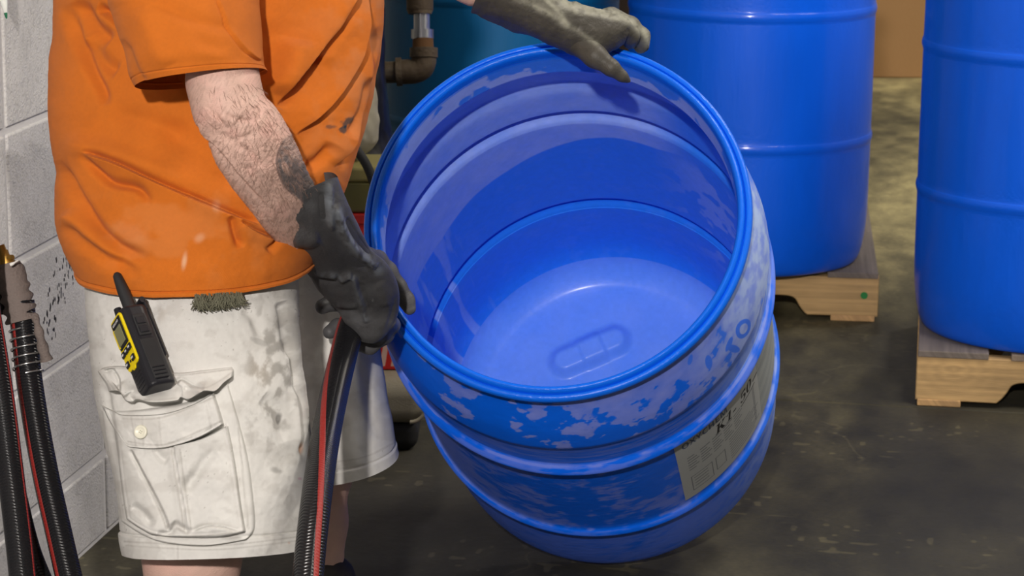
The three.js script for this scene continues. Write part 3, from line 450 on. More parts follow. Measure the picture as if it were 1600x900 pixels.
// paper label stuck between the two ribs on the right
{
  const W = 1024, Hc = 512, cv = document.createElement('canvas'); cv.width = W; cv.height = Hc; const x = cv.getContext('2d');
  x.fillStyle = '#a9adae'; x.fillRect(0, 0, W, Hc);
  x.fillStyle = '#4e5a78'; x.font = 'bold 58px sans-serif'; x.fillText('OXYCHEM', 34, 62);
  x.strokeStyle = '#5b6068'; x.lineWidth = 4; x.fillStyle = '#6d7278';
  for (let r = 0; r < 6; r++) for (let k = 0; k < 5; k++) x.fillRect(50 + k * 72, 150 + r * 22, 40 + ((r * 7 + k * 13) % 5) * 6, 7);
  x.strokeRect(52, 330, 120, 130); x.strokeRect(196, 330, 60, 110); for (let k = 0; k < 4; k++) x.fillRect(66, 350 + k * 26, 80, 6);
  for (let k = 0; k < 9; k++) x.fillRect(290, 290 + k * 22, 170 + (k * 37) % 90, 6);
  x.strokeRect(500, 150, 10, 290);
  x.fillStyle = '#101114'; x.font = 'italic bold 92px serif'; x.save(); x.translate(215, 148); x.rotate(-0.04); x.fillText('K1-', 0, 0); x.restore(); x.save(); x.translate(395, 138); x.rotate(-0.06); x.fillText('50', 0, 0); x.fillRect(2, 16, 130, 7); x.fillRect(118, -16, 74, 9); x.restore();
  x.fillStyle = '#8f9698'; x.fillRect(560, 0, 464, Hc);
  for (let k = 0; k < 40; k++) { x.fillStyle = k % 2 ? '#a3a9aa' : '#868d90'; x.fillRect(560, (k * 53) % Hc, 464, 5); }
  x.fillStyle = '#15171a'; for (let k = 0; k < 24; k++) x.fillRect(600 + k * 17, 34 + (k % 2) * 5, 9, 16);
  const tex = new THREE.CanvasTexture(cv); tex.colorSpace = THREE.SRGBColorSpace;
  const a0 = uvOf(outerG, 1066, 760), a1 = uvOf(outerG, 1217, 560), u0 = a0 ? a0[0] : 0.09, u1 = 0.285, pos = [], uv = [], idx = [], N = 60, M = 16;
  for (let j = 0; j <= M; j++) for (let i = 0; i <= N; i++) { const s = i / N, t = j / M, tear = 0.006 * (vn(s * 18, 3) - 0.5) * sst(0.4, 0.8, s), h = mix(0.302, 0.566 + tear, t), an = mix(u0, u1, s) * Math.PI * 2; let R = 0.2835; for (let k = 1; k < outer.length; k++) if (outer[k][1] >= h && outer[k - 1][1] <= h && outer[k][0] > 0.25) { R = mix(outer[k - 1][0], outer[k][0], (h - outer[k - 1][1]) / Math.max(1e-6, outer[k][1] - outer[k - 1][1])); break; } R += 0.0012; pos.push(Math.sin(an) * R, BH - h, Math.cos(an) * R); uv.push(s, 1 - t); }
  for (let j = 0; j < M; j++) for (let i = 0; i < N; i++) { const a = j * (N + 1) + i, d = a + N + 1; idx.push(a, d, a + 1, a + 1, d, d + 1); }
  const g = new THREE.BufferGeometry(); g.setAttribute('position', new THREE.Float32BufferAttribute(pos, 3)); g.setAttribute('uv', new THREE.Float32BufferAttribute(uv, 2)); g.setIndex(idx); g.computeVertexNormals();
  part(barrel, 'paper_label', g, std({ map: tex, roughness: 0.7, side: THREE.DoubleSide }), 'worn grey paper label with handwriting');
}
// ------------------------------------------------------------------ the man
const FLAT = V(0, -0.10, -1).normalize(), LEVEL = V(0, 0, -1);
const manAt = (() => { const q = at(330, 560, 3.25); return V(q.x, 0, q.z); })();
const man = thing('person', 'man in a stained orange T-shirt and pale cargo shorts holding a barrel and a hose', 'person', manAt);
const onMan = (g) => local(g, manAt);
const skinC = [0.70, 0.46, 0.38];
const skinM = std({ color: 0xffffff, vertexColors: true, roughness: 0.58, bumpMap: rep(fineN, 22), bumpScale: 0.0008 });
const shirtC = [0.58, 0.142, 0.006];
const clothBump = rep(weaveN, 26);
const shirtM = phy({ color: 0xffffff, vertexColors: true, roughness: 0.9, sheen: 0.25, sheenRoughness: 0.6, sheenColor: lin(0.8, 0.4, 0.2), bumpMap: clothBump, bumpScale: 0.0004, side: THREE.DoubleSide });
const shortsM = std({ color: 0xffffff, vertexColors: true, roughness: 0.92, bumpMap: rep(weaveN, 22), bumpScale: 0.0005, side: THREE.DoubleSide });
const gloveM = phy({ color: 0xffffff, vertexColors: true, roughness: 0.5, specularIntensity: 0.6, bumpMap: rep(fineN, 12), bumpScale: 0.0005, side: THREE.DoubleSide });
const setC = (c, a, k = 1) => { c[0] = a[0] * k; c[1] = a[1] * k; c[2] = a[2] * k; };
const blend = (c, a, k) => { for (let i = 0; i < 3; i++) c[i] = mix(c[i], a[i], k); };
const spotAt = (x, y, cx, cy, rx, ry, rot = 0) => { const a = x - cx, b = y - cy, cs = Math.cos(rot), sn = Math.sin(rot); return Math.hypot((a * cs + b * sn) / rx, (-a * sn + b * cs) / ry); };
function paintFlat(g, f) { const p = g.attributes.position, col = new Float32Array(p.count * 3), c = [1, 1, 1], v = V(); for (let i = 0; i < p.count; i++) { v.fromBufferAttribute(p, i); const [x, y] = seen(v); f(x, y, 1, c, v); col[i * 3] = c[0]; col[i * 3 + 1] = c[1]; col[i * 3 + 2] = c[2]; } g.setAttribute('color', new THREE.BufferAttribute(col, 3)); return g; }
const only = (g) => { for (const k of Object.keys(g.attributes)) if (!['position', 'normal', 'uv', 'color'].includes(k)) g.deleteAttribute(k); return g; };

// --- body: trunk, legs, head and upper arms as one surface, right forearm and left wrist in finer detail
const skin = (x, y, f, c) => { const n = fbm(x / 26, y / 26, 3, 4), m = fbm(x / 6, y / 6, 8, 3); setC(c, skinC, 0.92 + 0.22 * (m - 0.5)); blend(c, [0.72, 0.41, 0.35], 0.5 * sst(0.45, 0.75, n)); };
{
  const J = (x, y, z) => at(x, y, z);
  const hipN = J(330, 540, 3.2), hipF = J(450, 560, 3.64), kneeN = J(300, 860, 3.14), kneeF = J(509, 735, 3.64);
  const ankN = kneeN.clone(); ankN.y = 0.10; ankN.z += -0.02; ankN.x -= 0.01; const ankF = kneeF.clone(); ankF.y = 0.10; ankF.x -= 0.0;
  const body = blob([
    [J(330, 420, 3.29), 0.105, J(340, 150, 3.27), 0.12], [J(340, 150, 3.27), 0.13, J(355, -130, 3.27), 0.12], [J(300, -120, 3.09), 0.06, J(430, -120, 3.46), 0.06],
    [J(400, -190, 3.27), 0.062, J(450, -300, 3.26), 0.058], [J(455, -390, 3.26), 0.088, J(475, -330, 3.26), 0.078], [J(510, -330, 3.26), 0.03, J(490, -290, 3.26), 0.035], [J(556, -352, 3.26), 0.010, J(566, -338, 3.26), 0.013],
    [J(455, -350, 3.17), 0.018, J(452, -330, 3.168), 0.014], [J(455, -350, 3.36), 0.018, J(452, -330, 3.36), 0.014],
    [hipN, 0.085, kneeN, 0.056], [hipF, 0.05, kneeF, 0.036],
    [kneeN, 0.054, kneeN.clone().lerp(ankN, 0.35), 0.056], [kneeN.clone().lerp(ankN, 0.35), 0.056, ankN, 0.036],
    [kneeF, 0.030, kneeF.clone().lerp(ankF, 0.35), 0.026], [kneeF.clone().lerp(ankF, 0.35), 0.026, ankF, 0.028],
    [J(300, -120, 3.07), 0.058, J(348, 70, 2.97), 0.044],
    [J(430, -120, 3.46), 0.06, J(560, -150, 3.5), 0.05], [J(560, -150, 3.5), 0.05, J(665, -80, 3.54), 0.042], [J(665, -80, 3.54), 0.042, J(742, -24, 3.56), 0.032],
  ], 0.012, 0.03);
  paintFlat(body, skin);
  // right forearm: elbow to wrist
  const arm = [[304, 60, 396, 55, 2.97, 0.045], [294, 95, 402, 92, 2.96, 0.052], [290, 129, 407, 123, 2.95, 0.053], [297, 163, 414, 149, 2.95, 0.052], [306, 195, 427, 163, 2.95, 0.05], [323, 221, 443, 186, 2.955, 0.049], [338, 256, 457, 213, 2.965, 0.048], [352, 278, 466, 232, 2.975, 0.046], [367, 299, 477, 258, 2.99, 0.044], [395, 334, 490, 286, 3.025, 0.041], [415, 360, 503, 310, 3.06, 0.038], [450, 400, 530, 350, 3.14, 0.033]];
  const veins = sum([
    makeFold([[306, 193], [318, 214], [332, 224], [345, 238]], 0.0045, 5, 1, 3), makeFold([[332, 224], [352, 246], [372, 272], [398, 300], [420, 325]], 0.0035, 6, 1, 4),
    makeDent([[350, 176], [365, 184], [380, 189], [398, 188]], -0.003, 5), makeDent([[345, 205], [360, 218], [385, 214], [402, 202]], -0.002, 5), makeDent([[366, 225], [392, 240], [410, 262]], -0.0022, 5), makeDent([[400, 190], [405, 176], [400, 165]], -0.002, 4),
    makeDent([[380, 255], [410, 285], [430, 318]], -0.002, 6), makeDent([[345, 188], [360, 180], [372, 190]], 0.004, 12), makeDent([[325, 190], [335, 180]], 0.004, 14),
  ]);
  const wr = (x, y) => { const a = fbm(x / 9 + (y / 40), y / 5, 4, 4) - 0.5, b = Math.abs(fbm(x / 13, y / 8, 14, 3) - 0.5); return 0.0010 * a * sst(140, 190, y) - 0.0006 * sst(0.05, 0.0, b) * sst(160, 200, y); };
  const tat = spline([[447, 216], [437, 232], [432, 252], [437, 275], [446, 292], [458, 304], [472, 318]], 12);
  const armG = loft(arm, {
    n: 300, m: 300, D: fw, relief: (x, y) => veins(x, y) + wr(x, y),
    color: (x, y, f, c) => {
      skin(x, y, f, c); const w = Math.abs(fbm(x / 13, y / 8, 14, 3) - 0.5); blend(c, [0.34, 0.17, 0.12], 0.16 * sst(0.04, 0, w) * sst(160, 200, y));
      const hair = sst(0.60, 0.72, vn((x * 0.85 + y * 0.45 + 5 * vn(x / 22, y / 22, 2)) / 1.5, (y * 0.85 - x * 0.45) / 7, 40)); blend(c, [0.20, 0.12, 0.09], 0.42 * hair * (0.35 + 0.65 * sst(150, 210, y)));
      blend(c, [0.62, 0.36, 0.30], 0.35 * sst(1.2, 0.2, spotAt(x, y, 330, 185, 34, 22, 0.4)));
      const [d, sd] = toPoly(tat, x, y); let inside = (sd < 0 ? 1 : 0) * sst(206, 220, y + (x - 450) * 0.6) * sst(332, 318, y); inside *= sst(0, 3, d);
      const shape = fbm(x / 7, y / 7, 55, 4), gap = sst(1.1, 0.6, spotAt(x, y, 446, 262, 6, 12, -0.4)) * 0.7;
      const dens = sst(228, 268, y) * 0.4 + 0.5;
      blend(c, [0.10, 0.095, 0.10], inside * clamp(dens + (shape - 0.5) * 1.2, 0.42, 0.9) * (1 - gap)); blend(c, [0.07, 0.065, 0.07], sst(2.6, 0.6, d) * sst(210, 222, y) * sst(318, 300, y) * 0.7);
    },
  });
  part(man, 'body', onMan(merge([only(body), only(armG)])), skinM);
  // fine dark hairs on the forearm: nobody could count them
  const hairs = []; for (let k = 0; k < 320; k++) {
    const t = rr(0.2, 0.88), s = Math.pow(rnd(), 0.6), row = rowAt(arm, t), x = mix(row[0], row[2], s), y = mix(row[1], row[3], s), h = touch(armG, x, y); if (!h) continue;
    const n = h.face.normal, L = rr(0.006, 0.014), dir = rt.clone().multiplyScalar(rr(-0.1, 0.6)).addScaledVector(up, rr(-1, -0.5)).addScaledVector(n, 0.28).normalize(), p = h.point, w = rt.clone().multiplyScalar(0.00011).addScaledVector(up, 0.0001);
    const e = p.clone().addScaledVector(dir, L), mid = p.clone().addScaledVector(dir, L * 0.55).addScaledVector(n, 0.0014);
    const g = new THREE.BufferGeometry().setFromPoints([p.clone().sub(w), p.clone().add(w), mid.clone().add(w), p.clone().sub(w), mid.clone().add(w), mid.clone().sub(w), mid.clone().sub(w), mid.clone().add(w), e]); g.computeVertexNormals(); hairs.push(g);
  }
  const hm = part(man, 'arm_hair', onMan(merge(hairs)), std({ color: 0x6a4a3a, roughness: 0.6, side: THREE.DoubleSide })); hm.userData.kind = 'stuff';
  const hair = blob([[J(446, -402, 3.26), 0.09, J(436, -360, 3.26), 0.082]], 0.012, 0.02); part(man, 'hair', onMan(hair), std({ color: 0x4a3a30, roughness: 0.8 }));
  for (const [an, s] of [[ankN, 1], [ankF, 1]]) {
    const a = V(an.x, 0.055, an.z + 0.0), boot = blob([[V(an.x - 0.02, 0.05, an.z), 0.048, V(an.x + 0.10, 0.045, an.z + 0.015), 0.045], [V(an.x + 0.10, 0.045, an.z + 0.015), 0.045, V(an.x + 0.19, 0.034, an.z + 0.03), 0.033], [V(an.x, 0.06, an.z), 0.046, V(an.x, 0.15, an.z), 0.045]], 0.012, 0.03, (x, y) => Math.max(0, 0.004 - y) * 4);
    const b = part(man, 'boot', onMan(boot), std({ color: 0x2a2420, roughness: 0.6 })); part(b, 'boot_sole', local(new RoundedBoxGeometry(0.29, 0.022, 0.092, 2, 0.01).translate(an.x + 0.082, 0.011, an.z + 0.012), manAt), std({ color: 0x141312, roughness: 0.8 }));
  }
}

// --- T-shirt
const shirtDirt = (x, y, f, c) => {
  const n = fbm(x / 40, y / 40, 7, 4), m = fbm(x / 3.0, y / 3.0, 2, 2); setC(c, shirtC, 1 + 0.18 * (n - 0.5) + 0.10 * (m - 0.5));
  if (f < -0.2) return;
  blend(c, [0.50, 0.22, 0.10], 0.34 * sst(420, 600, x) * sst(0.40, 0.62, fbm(x / 22, y / 34, 12, 4)));
  blend(c, [0.64, 0.25, 0.08], 0.25 * sst(0.44, 0.64, fbm(x / 34, y / 30, 13, 4)) * sst(1.6, 0.5, spotAt(x, y, 300, 360, 150, 70)));
  blend(c, [0.85, 0.62, 0.42], 0.5 * sst(1, 0.1, spotAt(x, y, 288, 408, 6, 20, 0.15)) + 0.25 * sst(1, 0.1, spotAt(x, y, 312, 372, 14, 10, -0.7)) + 0.25 * sst(1, 0.1, spotAt(x, y, 338, 322, 10, 14)) + 0.08 * sst(1.1, 0.2, spotAt(x, y, 205, 365, 40, 20, 0.4)));
  const k = fbm(x / 5, y / 5, 21, 3); blend(c, [0.045, 0.035, 0.035], 0.9 * (sst(1.1, 0.5, spotAt(x, y, 543, 189, 15, 7, -0.5) + (k - 0.5) * 0.9) + sst(1.1, 0.5, spotAt(x, y, 533, 203, 5, 7, 0.5) + (k - 0.5) * 1.2) + 0.7 * sst(1.1, 0.5, spotAt(x, y, 517, 198, 8, 3.5) + (k - 0.5))));
  blend(c, [0.42, 0.05, 0.03], 0.5 * sst(1, 0.4, spotAt(x, y, 585, 100, 4, 16)));
};
const shirtRows = [
  [365, -268, 445, -262, 3.265, 0.07], [345, -258, 455, -252, 3.265, 0.085], [262, -232, 470, -232, 3.27, 0.15],
  [150, -190, 470, -190, 3.27, 0.17], [110, -120, 560, -120, 3.27, 0.19], [95, -60, 596, -60, 3.265, 0.2], [90, 0, 600, -5, 3.26, 0.2], [89, 45, 599, 40, 3.26, 0.2], [83, 85, 594, 82, 3.255, 0.2], [81, 130, 587, 126, 3.25, 0.2], [82, 175, 578, 170, 3.25, 0.2], [86, 215, 567, 212, 3.245, 0.2], [92, 255, 554, 252, 3.24, 0.2], [93, 295, 541, 292, 3.24, 0.2], [93, 325, 528, 322, 3.235, 0.198], [98, 355, 515, 352, 3.235, 0.196], [109, 382, 505, 378, 3.235, 0.194], [119, 403, 497, 398, 3.235, 0.19], [128, 418, 493, 410, 3.235, 0.187],
];
const folds = sum([
  makeFold([[132, 238], [180, 255], [235, 281], [300, 309], [360, 334], [408, 352]], 0.007, 8, -1, 1.4, 0.12),
  makeDent([[130, 240], [150, 265], [175, 285], [215, 294], [236, 318]], -0.007, 7), makeDent([[88, 250], [108, 290], [140, 340], [182, 385], [240, 408]], -0.008, 10), makeDent([[98, 350], [125, 372], [165, 402], [220, 430]], -0.006, 11), makeDent([[100, 330], [130, 365], [190, 405]], 0.005, 13),
  makeFold([[374, 346], [392, 357], [412, 366], [436, 376]], 0.007, 6, -1, 1.6, 0.2), makeDent([[361, 337], [366, 358], [376, 388]], -0.006, 6), makeDent([[418, 395], [430, 380], [438, 370]], -0.004, 7),
  makeDent([[100, 5], [116, 55], [142, 110], [158, 140], [165, 165]], -0.007, 8), makeDent([[118, 0], [140, 40], [172, 66]], -0.010, 14), makeDent([[130, 60], [160, 95], [185, 110]], -0.006, 12), makeDent([[150, 10], [170, 22], [190, 40]], -0.009, 7),
  makeFold([[552, -30], [536, 18], [505, 68], [472, 112], [432, 166]], 0.022, 14, -1, 2.4, 0.16), makeFold([[548, 6], [528, 45], [508, 75], [495, 98]], 0.010, 8, 1, 2, 0.25),
  makeFold([[582, -20], [566, 60], [548, 110], [522, 152], [492, 184], [462, 212]], 0.015, 12, -1, 3, 0.2), makeFold([[600, 60], [584, 130], [568, 180], [548, 225], [522, 262]], 0.012, 10, -1, 2.5, 0.2), makeDent([[595, 40], [588, 110], [576, 170], [556, 230]], -0.008, 8), makeDent([[575, 120], [560, 175], [540, 215]], -0.006, 7), makeDent([[460, 60], [445, 110], [430, 150]], 0.010, 22),
  makeDent([[520, 225], [500, 250], [478, 262]], -0.006, 9), makeDent([[90, 230], [140, 232], [200, 250], [330, 300]], 0.006, 18, 0.3), makeDent([[240, 200], [320, 240], [400, 290]], -0.005, 26, 0.3),
  makeDent([[170, 175], [230, 190], [300, 215]], -0.004, 16, 0.3),
]);
const hemDrop = (t) => sst(0.945, 0.95, t);
const shirtG = loft(shirtRows, { n: 640, m: 470, e: 0.86, D: LEVEL, near: 0.8, relief: (x, y, f, u, t) => 1.7 * folds(x, y) * sst(-0.1, 0.25, f) + 0.0035 * (fbm(x / 30, y / 30, 4, 3) - 0.5) - 0.0022 * Math.exp(-Math.pow((t - 0.961) / 0.003, 2)) - 0.0009 * Math.exp(-Math.pow((t - 0.967) / 0.0018, 2)) + 0.002 * sst(0.963, 0.971, t) * sst(1.0, 0.99, t), color: shirtDirt });
const shirt = part(man, 'shirt', onMan(shirtG), shirtM, 'orange T-shirt with stains');
{
  // right sleeve: a wide tube ending in a turned hem, and the hem band at its front edge
  const rows = [[300, -205, 400, -205, 3.16, 0.05], [240, -190, 425, -190, 3.13, 0.08], [196, -150, 430, -150, 3.10, 0.10], [176, -70, 412, -70, 3.04, 0.11], [171, 0, 404, 0, 3.0, 0.11], [177, 25, 406, 28, 2.99, 0.108], [188, 58, 408, 58, 2.98, 0.105], [198, 95, 410, 88, 2.97, 0.10], [204, 120, 412, 101, 2.97, 0.096], [213, 137, 417, 110, 2.97, 0.092]];
  const rel = sum([makeFold([[338, -5], [360, 48], [388, 82], [408, 96]], 0.0035, 3, 1, 1.2, 0.1), makeDent([[230, 0], [290, 25], [330, 38], [370, 44]], -0.004, 10), makeDent([[190, 60], [210, 110], [225, 132]], -0.005, 7), makeDent([[300, 60], [350, 75], [390, 88]], -0.003, 12), makeDent([[215, 10], [240, 60], [262, 105]], 0.004, 16)]);
  const drop = (x) => 0.0;
  const g = loft(rows, { n: 260, m: 200, e: 0.9, D: fw, near: 0.6, relief: (x, y, f, u, t) => rel(x, y) * sst(-0.1, 0.3, f) + 0.002 * (fbm(x / 26, y / 26, 6, 3) - 0.5) - 0.0012 * Math.exp(-Math.pow((t - 0.925) / 0.005, 2)), color: shirtDirt });
  const sleeve = part(man, 'sleeve', onMan(g), shirtM);
}

part(man, 'sleeve', onMan(paintFlat(blob([[at(400, -110, 3.42), 0.085, at(470, -128, 3.47), 0.078], [at(470, -128, 3.47), 0.078, at(545, -148, 3.495), 0.066]], 0.012, 0.03), shirtDirt)), shirtM);

// --- cargo shorts
const shortsC = [0.69, 0.685, 0.66];
const grime = (x, y, f, c) => {
  const n = fbm(x / 46, y / 46, 30, 4), m = fbm(x / 4, y / 4, 31, 3); setC(c, shortsC, 1 + 0.10 * (n - 0.5) + 0.07 * (m - 0.5)); if (f < -0.3) return;
  const s = fbm(x / 14, y / 18, 33, 5), w = sst(1.25, 0.35, spotAt(x, y, 425, 590, 55, 150, 0.05));
  blend(c, [0.20, 0.185, 0.165], 0.62 * w * sst(0.46, 0.68, s)); blend(c, [0.36, 0.30, 0.24], 0.4 * sst(1.1, 0.3, spotAt(x, y, 240, 490, 36, 22, -0.5)) * sst(0.42, 0.62, s)); blend(c, [0.42, 0.36, 0.29], 0.35 * sst(1.1, 0.2, spotAt(x, y, 405, 580, 26, 36)) * sst(0.4, 0.6, s));
  blend(c, [0.10, 0.095, 0.09], 0.75 * sst(1, 0.5, spotAt(x, y, 440, 655, 6, 14) + (s - 0.5) * 1.5) + 0.45 * sst(1, 0.4, spotAt(x, y, 432, 735, 12, 8, 0.4) + (s - 0.5)) + 0.35 * sst(1, 0.4, spotAt(x, y, 408, 535, 20, 6, 0.4) + (s - 0.5)));
  blend(c, [0.62, 0.26, 0.10], 0.6 * sst(1, 0.3, spotAt(x, y, 474, 700, 5, 14)) + 0.55 * sst(1, 0.3, spotAt(x, y, 391, 886, 4, 4)) + 0.3 * sst(1, 0.3, spotAt(x, y, 450, 848, 3, 3)));
  for (const [q, k, b] of seamLines) if (x > b.min.x && x < b.max.x && y > b.min.y && y < b.max.y) { const [d] = toPoly(q, x, y); blend(c, [0.33, 0.31, 0.28], k * 0.5 * sst(1.9, 0.4, d) * (0.55 + 0.45 * vn(x / 2.2, y / 2.2, 61))); blend(c, [0.78, 0.77, 0.74], k * 0.25 * sst(2, 3, d) * sst(5, 4, d)); }
  blend(c, [0.46, 0.44, 0.41], 0.30 * sst(0.52, 0.66, fbm(x / 30, y / 20, 38, 5)));
  blend(c, [0.55, 0.15, 0.35], 0.4 * sst(1, 0.3, spotAt(x, y, 468, 748, 5, 3)));
  blend(c, [0.16, 0.14, 0.12], 0.5 * sst(0.93, 0.97, vn(x / 2.6, y / 2.6, 77)) * sst(0.6, 0.75, vn(x / 60, y / 60, 79)));
};
const seamLines = [[[[262, 850], [322, 854], [384, 843]], 1], [[[196, 812], [246, 836], [300, 839], [382, 830]], 1], [[[372, 668], [379, 735], [388, 826]], 1], [[[352, 664], [366, 735], [380, 828]], 1], [[[268, 704], [276, 760], [288, 828]], 1], [[[281, 702], [289, 760], [299, 828]], 1], [[[206, 704], [238, 770], [262, 826]], 0.8],
  [[[200, 690], [240, 695], [270, 691], [346, 658]], 1], [[[192, 654], [254, 652], [336, 620]], 1], [[[205, 652], [212, 696]], 0.8], [[[222, 652], [224, 696]], 0.6], [[[248, 652], [252, 696]], 0.6], [[[322, 634], [330, 668]], 0.6], [[[160, 576], [200, 576], [270, 586], [320, 582], [360, 577]], 1], [[[162, 586], [182, 612], [210, 622], [238, 625], [276, 622]], 0.7], [[[290, 604], [320, 606], [345, 594], [362, 582]], 0.7],
  [[[196, 846], [270, 850], [350, 852], [470, 838]], 0.9], [[[198, 852], [270, 857], [350, 858], [470, 844]], 0.7], [[[278, 852], [279, 882]], 0.7], [[[170, 690], [186, 760], [196, 830]], 0.5], [[[522, 722], [570, 714], [616, 692]], 0.8]].map(([p, k]) => { const q = spline(p, 14), b = new THREE.Box2(); q.forEach(([x, y]) => b.expandByPoint(new THREE.Vector2(x, y))); return [q, k, b.expandByScalar(5)]; });
const legRel = sum([
  makeDent([[455, 520], [462, 580], [470, 640], [476, 720]], -0.007, 5, 0.2), makeDent([[440, 470], [446, 500], [452, 560]], -0.005, 9), makeDent([[462, 600], [466, 660], [474, 700]], 0.004, 6), makeDent([[380, 480], [400, 500], [412, 530]], -0.003, 9), makeDent([[205, 470], [225, 485], [250, 470]], -0.003, 10), makeDent([[410, 620], [432, 640], [450, 690]], -0.004, 12), makeDent([[165, 600], [172, 660], [182, 730]], -0.003, 6),
]);
const nearRows = [[140, 330, 462, 330, 3.215, 0.115], [136, 420, 464, 415, 3.215, 0.128], [138, 470, 466, 460, 3.21, 0.14], [142, 520, 467, 510, 3.205, 0.155], [148, 575, 472, 570, 3.195, 0.164], [157, 635, 479, 630, 3.185, 0.17], [169, 685, 484, 685, 3.18, 0.17], [182, 735, 488, 740, 3.175, 0.172], [190, 785, 490, 790, 3.17, 0.172], [193, 835, 491, 830, 3.165, 0.172], [197, 861, 490, 852, 3.165, 0.172]];
const cuffLine = (t, s = 0.878) => -0.0022 * Math.exp(-Math.pow((t - s) / 0.004, 2)) + 0.0016 * sst(s, s + 0.008, t);
const legG = loft(nearRows, { n: 460, m: 460, e: 0.86, D: V(0, -0.25, -1).normalize(), near: 0.75, relief: (x, y, f, u, t) => 1.5 * legRel(x, y) * sst(-0.1, 0.3, f) + 0.0045 * (fbm(x / 24, y / 34, 35, 4) - 0.5) + 0.0006 * (fbm(x / 7, y / 8, 36, 3) - 0.5) + cuffLine(t), color: grime });
const shorts = part(man, 'shorts', onMan(legG), shortsM, 'pale cargo shorts with grime');
{
  const rows = [[340, 300, 470, 300, 3.31, 0.12], [385, 345, 515, 345, 3.40, 0.12], [420, 390, 556, 388, 3.51, 0.105], [434, 432, 584, 426, 3.60, 0.092], [443, 475, 590, 475, 3.635, 0.088], [447, 515, 593, 515, 3.64, 0.092], [452, 560, 596, 560, 3.64, 0.1], [462, 620, 604, 615, 3.64, 0.105], [470, 680, 613, 665, 3.64, 0.11], [474, 728, 619, 704, 3.64, 0.11], [476, 742, 621, 712, 3.64, 0.11]];
  const rel = sum([makeDent([[560, 560], [575, 620], [590, 690]], -0.004, 9), makeDent([[500, 470], [520, 520], [530, 560]], -0.004, 10), makeDent([[545, 640], [550, 690], [552, 730]], 0.003, 14)]);
  part(shorts, 'far_leg', onMan(loft(rows, { n: 260, m: 240, e: 0.9, D: V(0, -0.06, -1).normalize(), near: 0.7, relief: (x, y, f, u, t) => rel(x, y) + 0.003 * (fbm(x / 22, y / 26, 45, 4) - 0.5) + cuffLine(t, 0.872), color: grime })), shortsM);
}
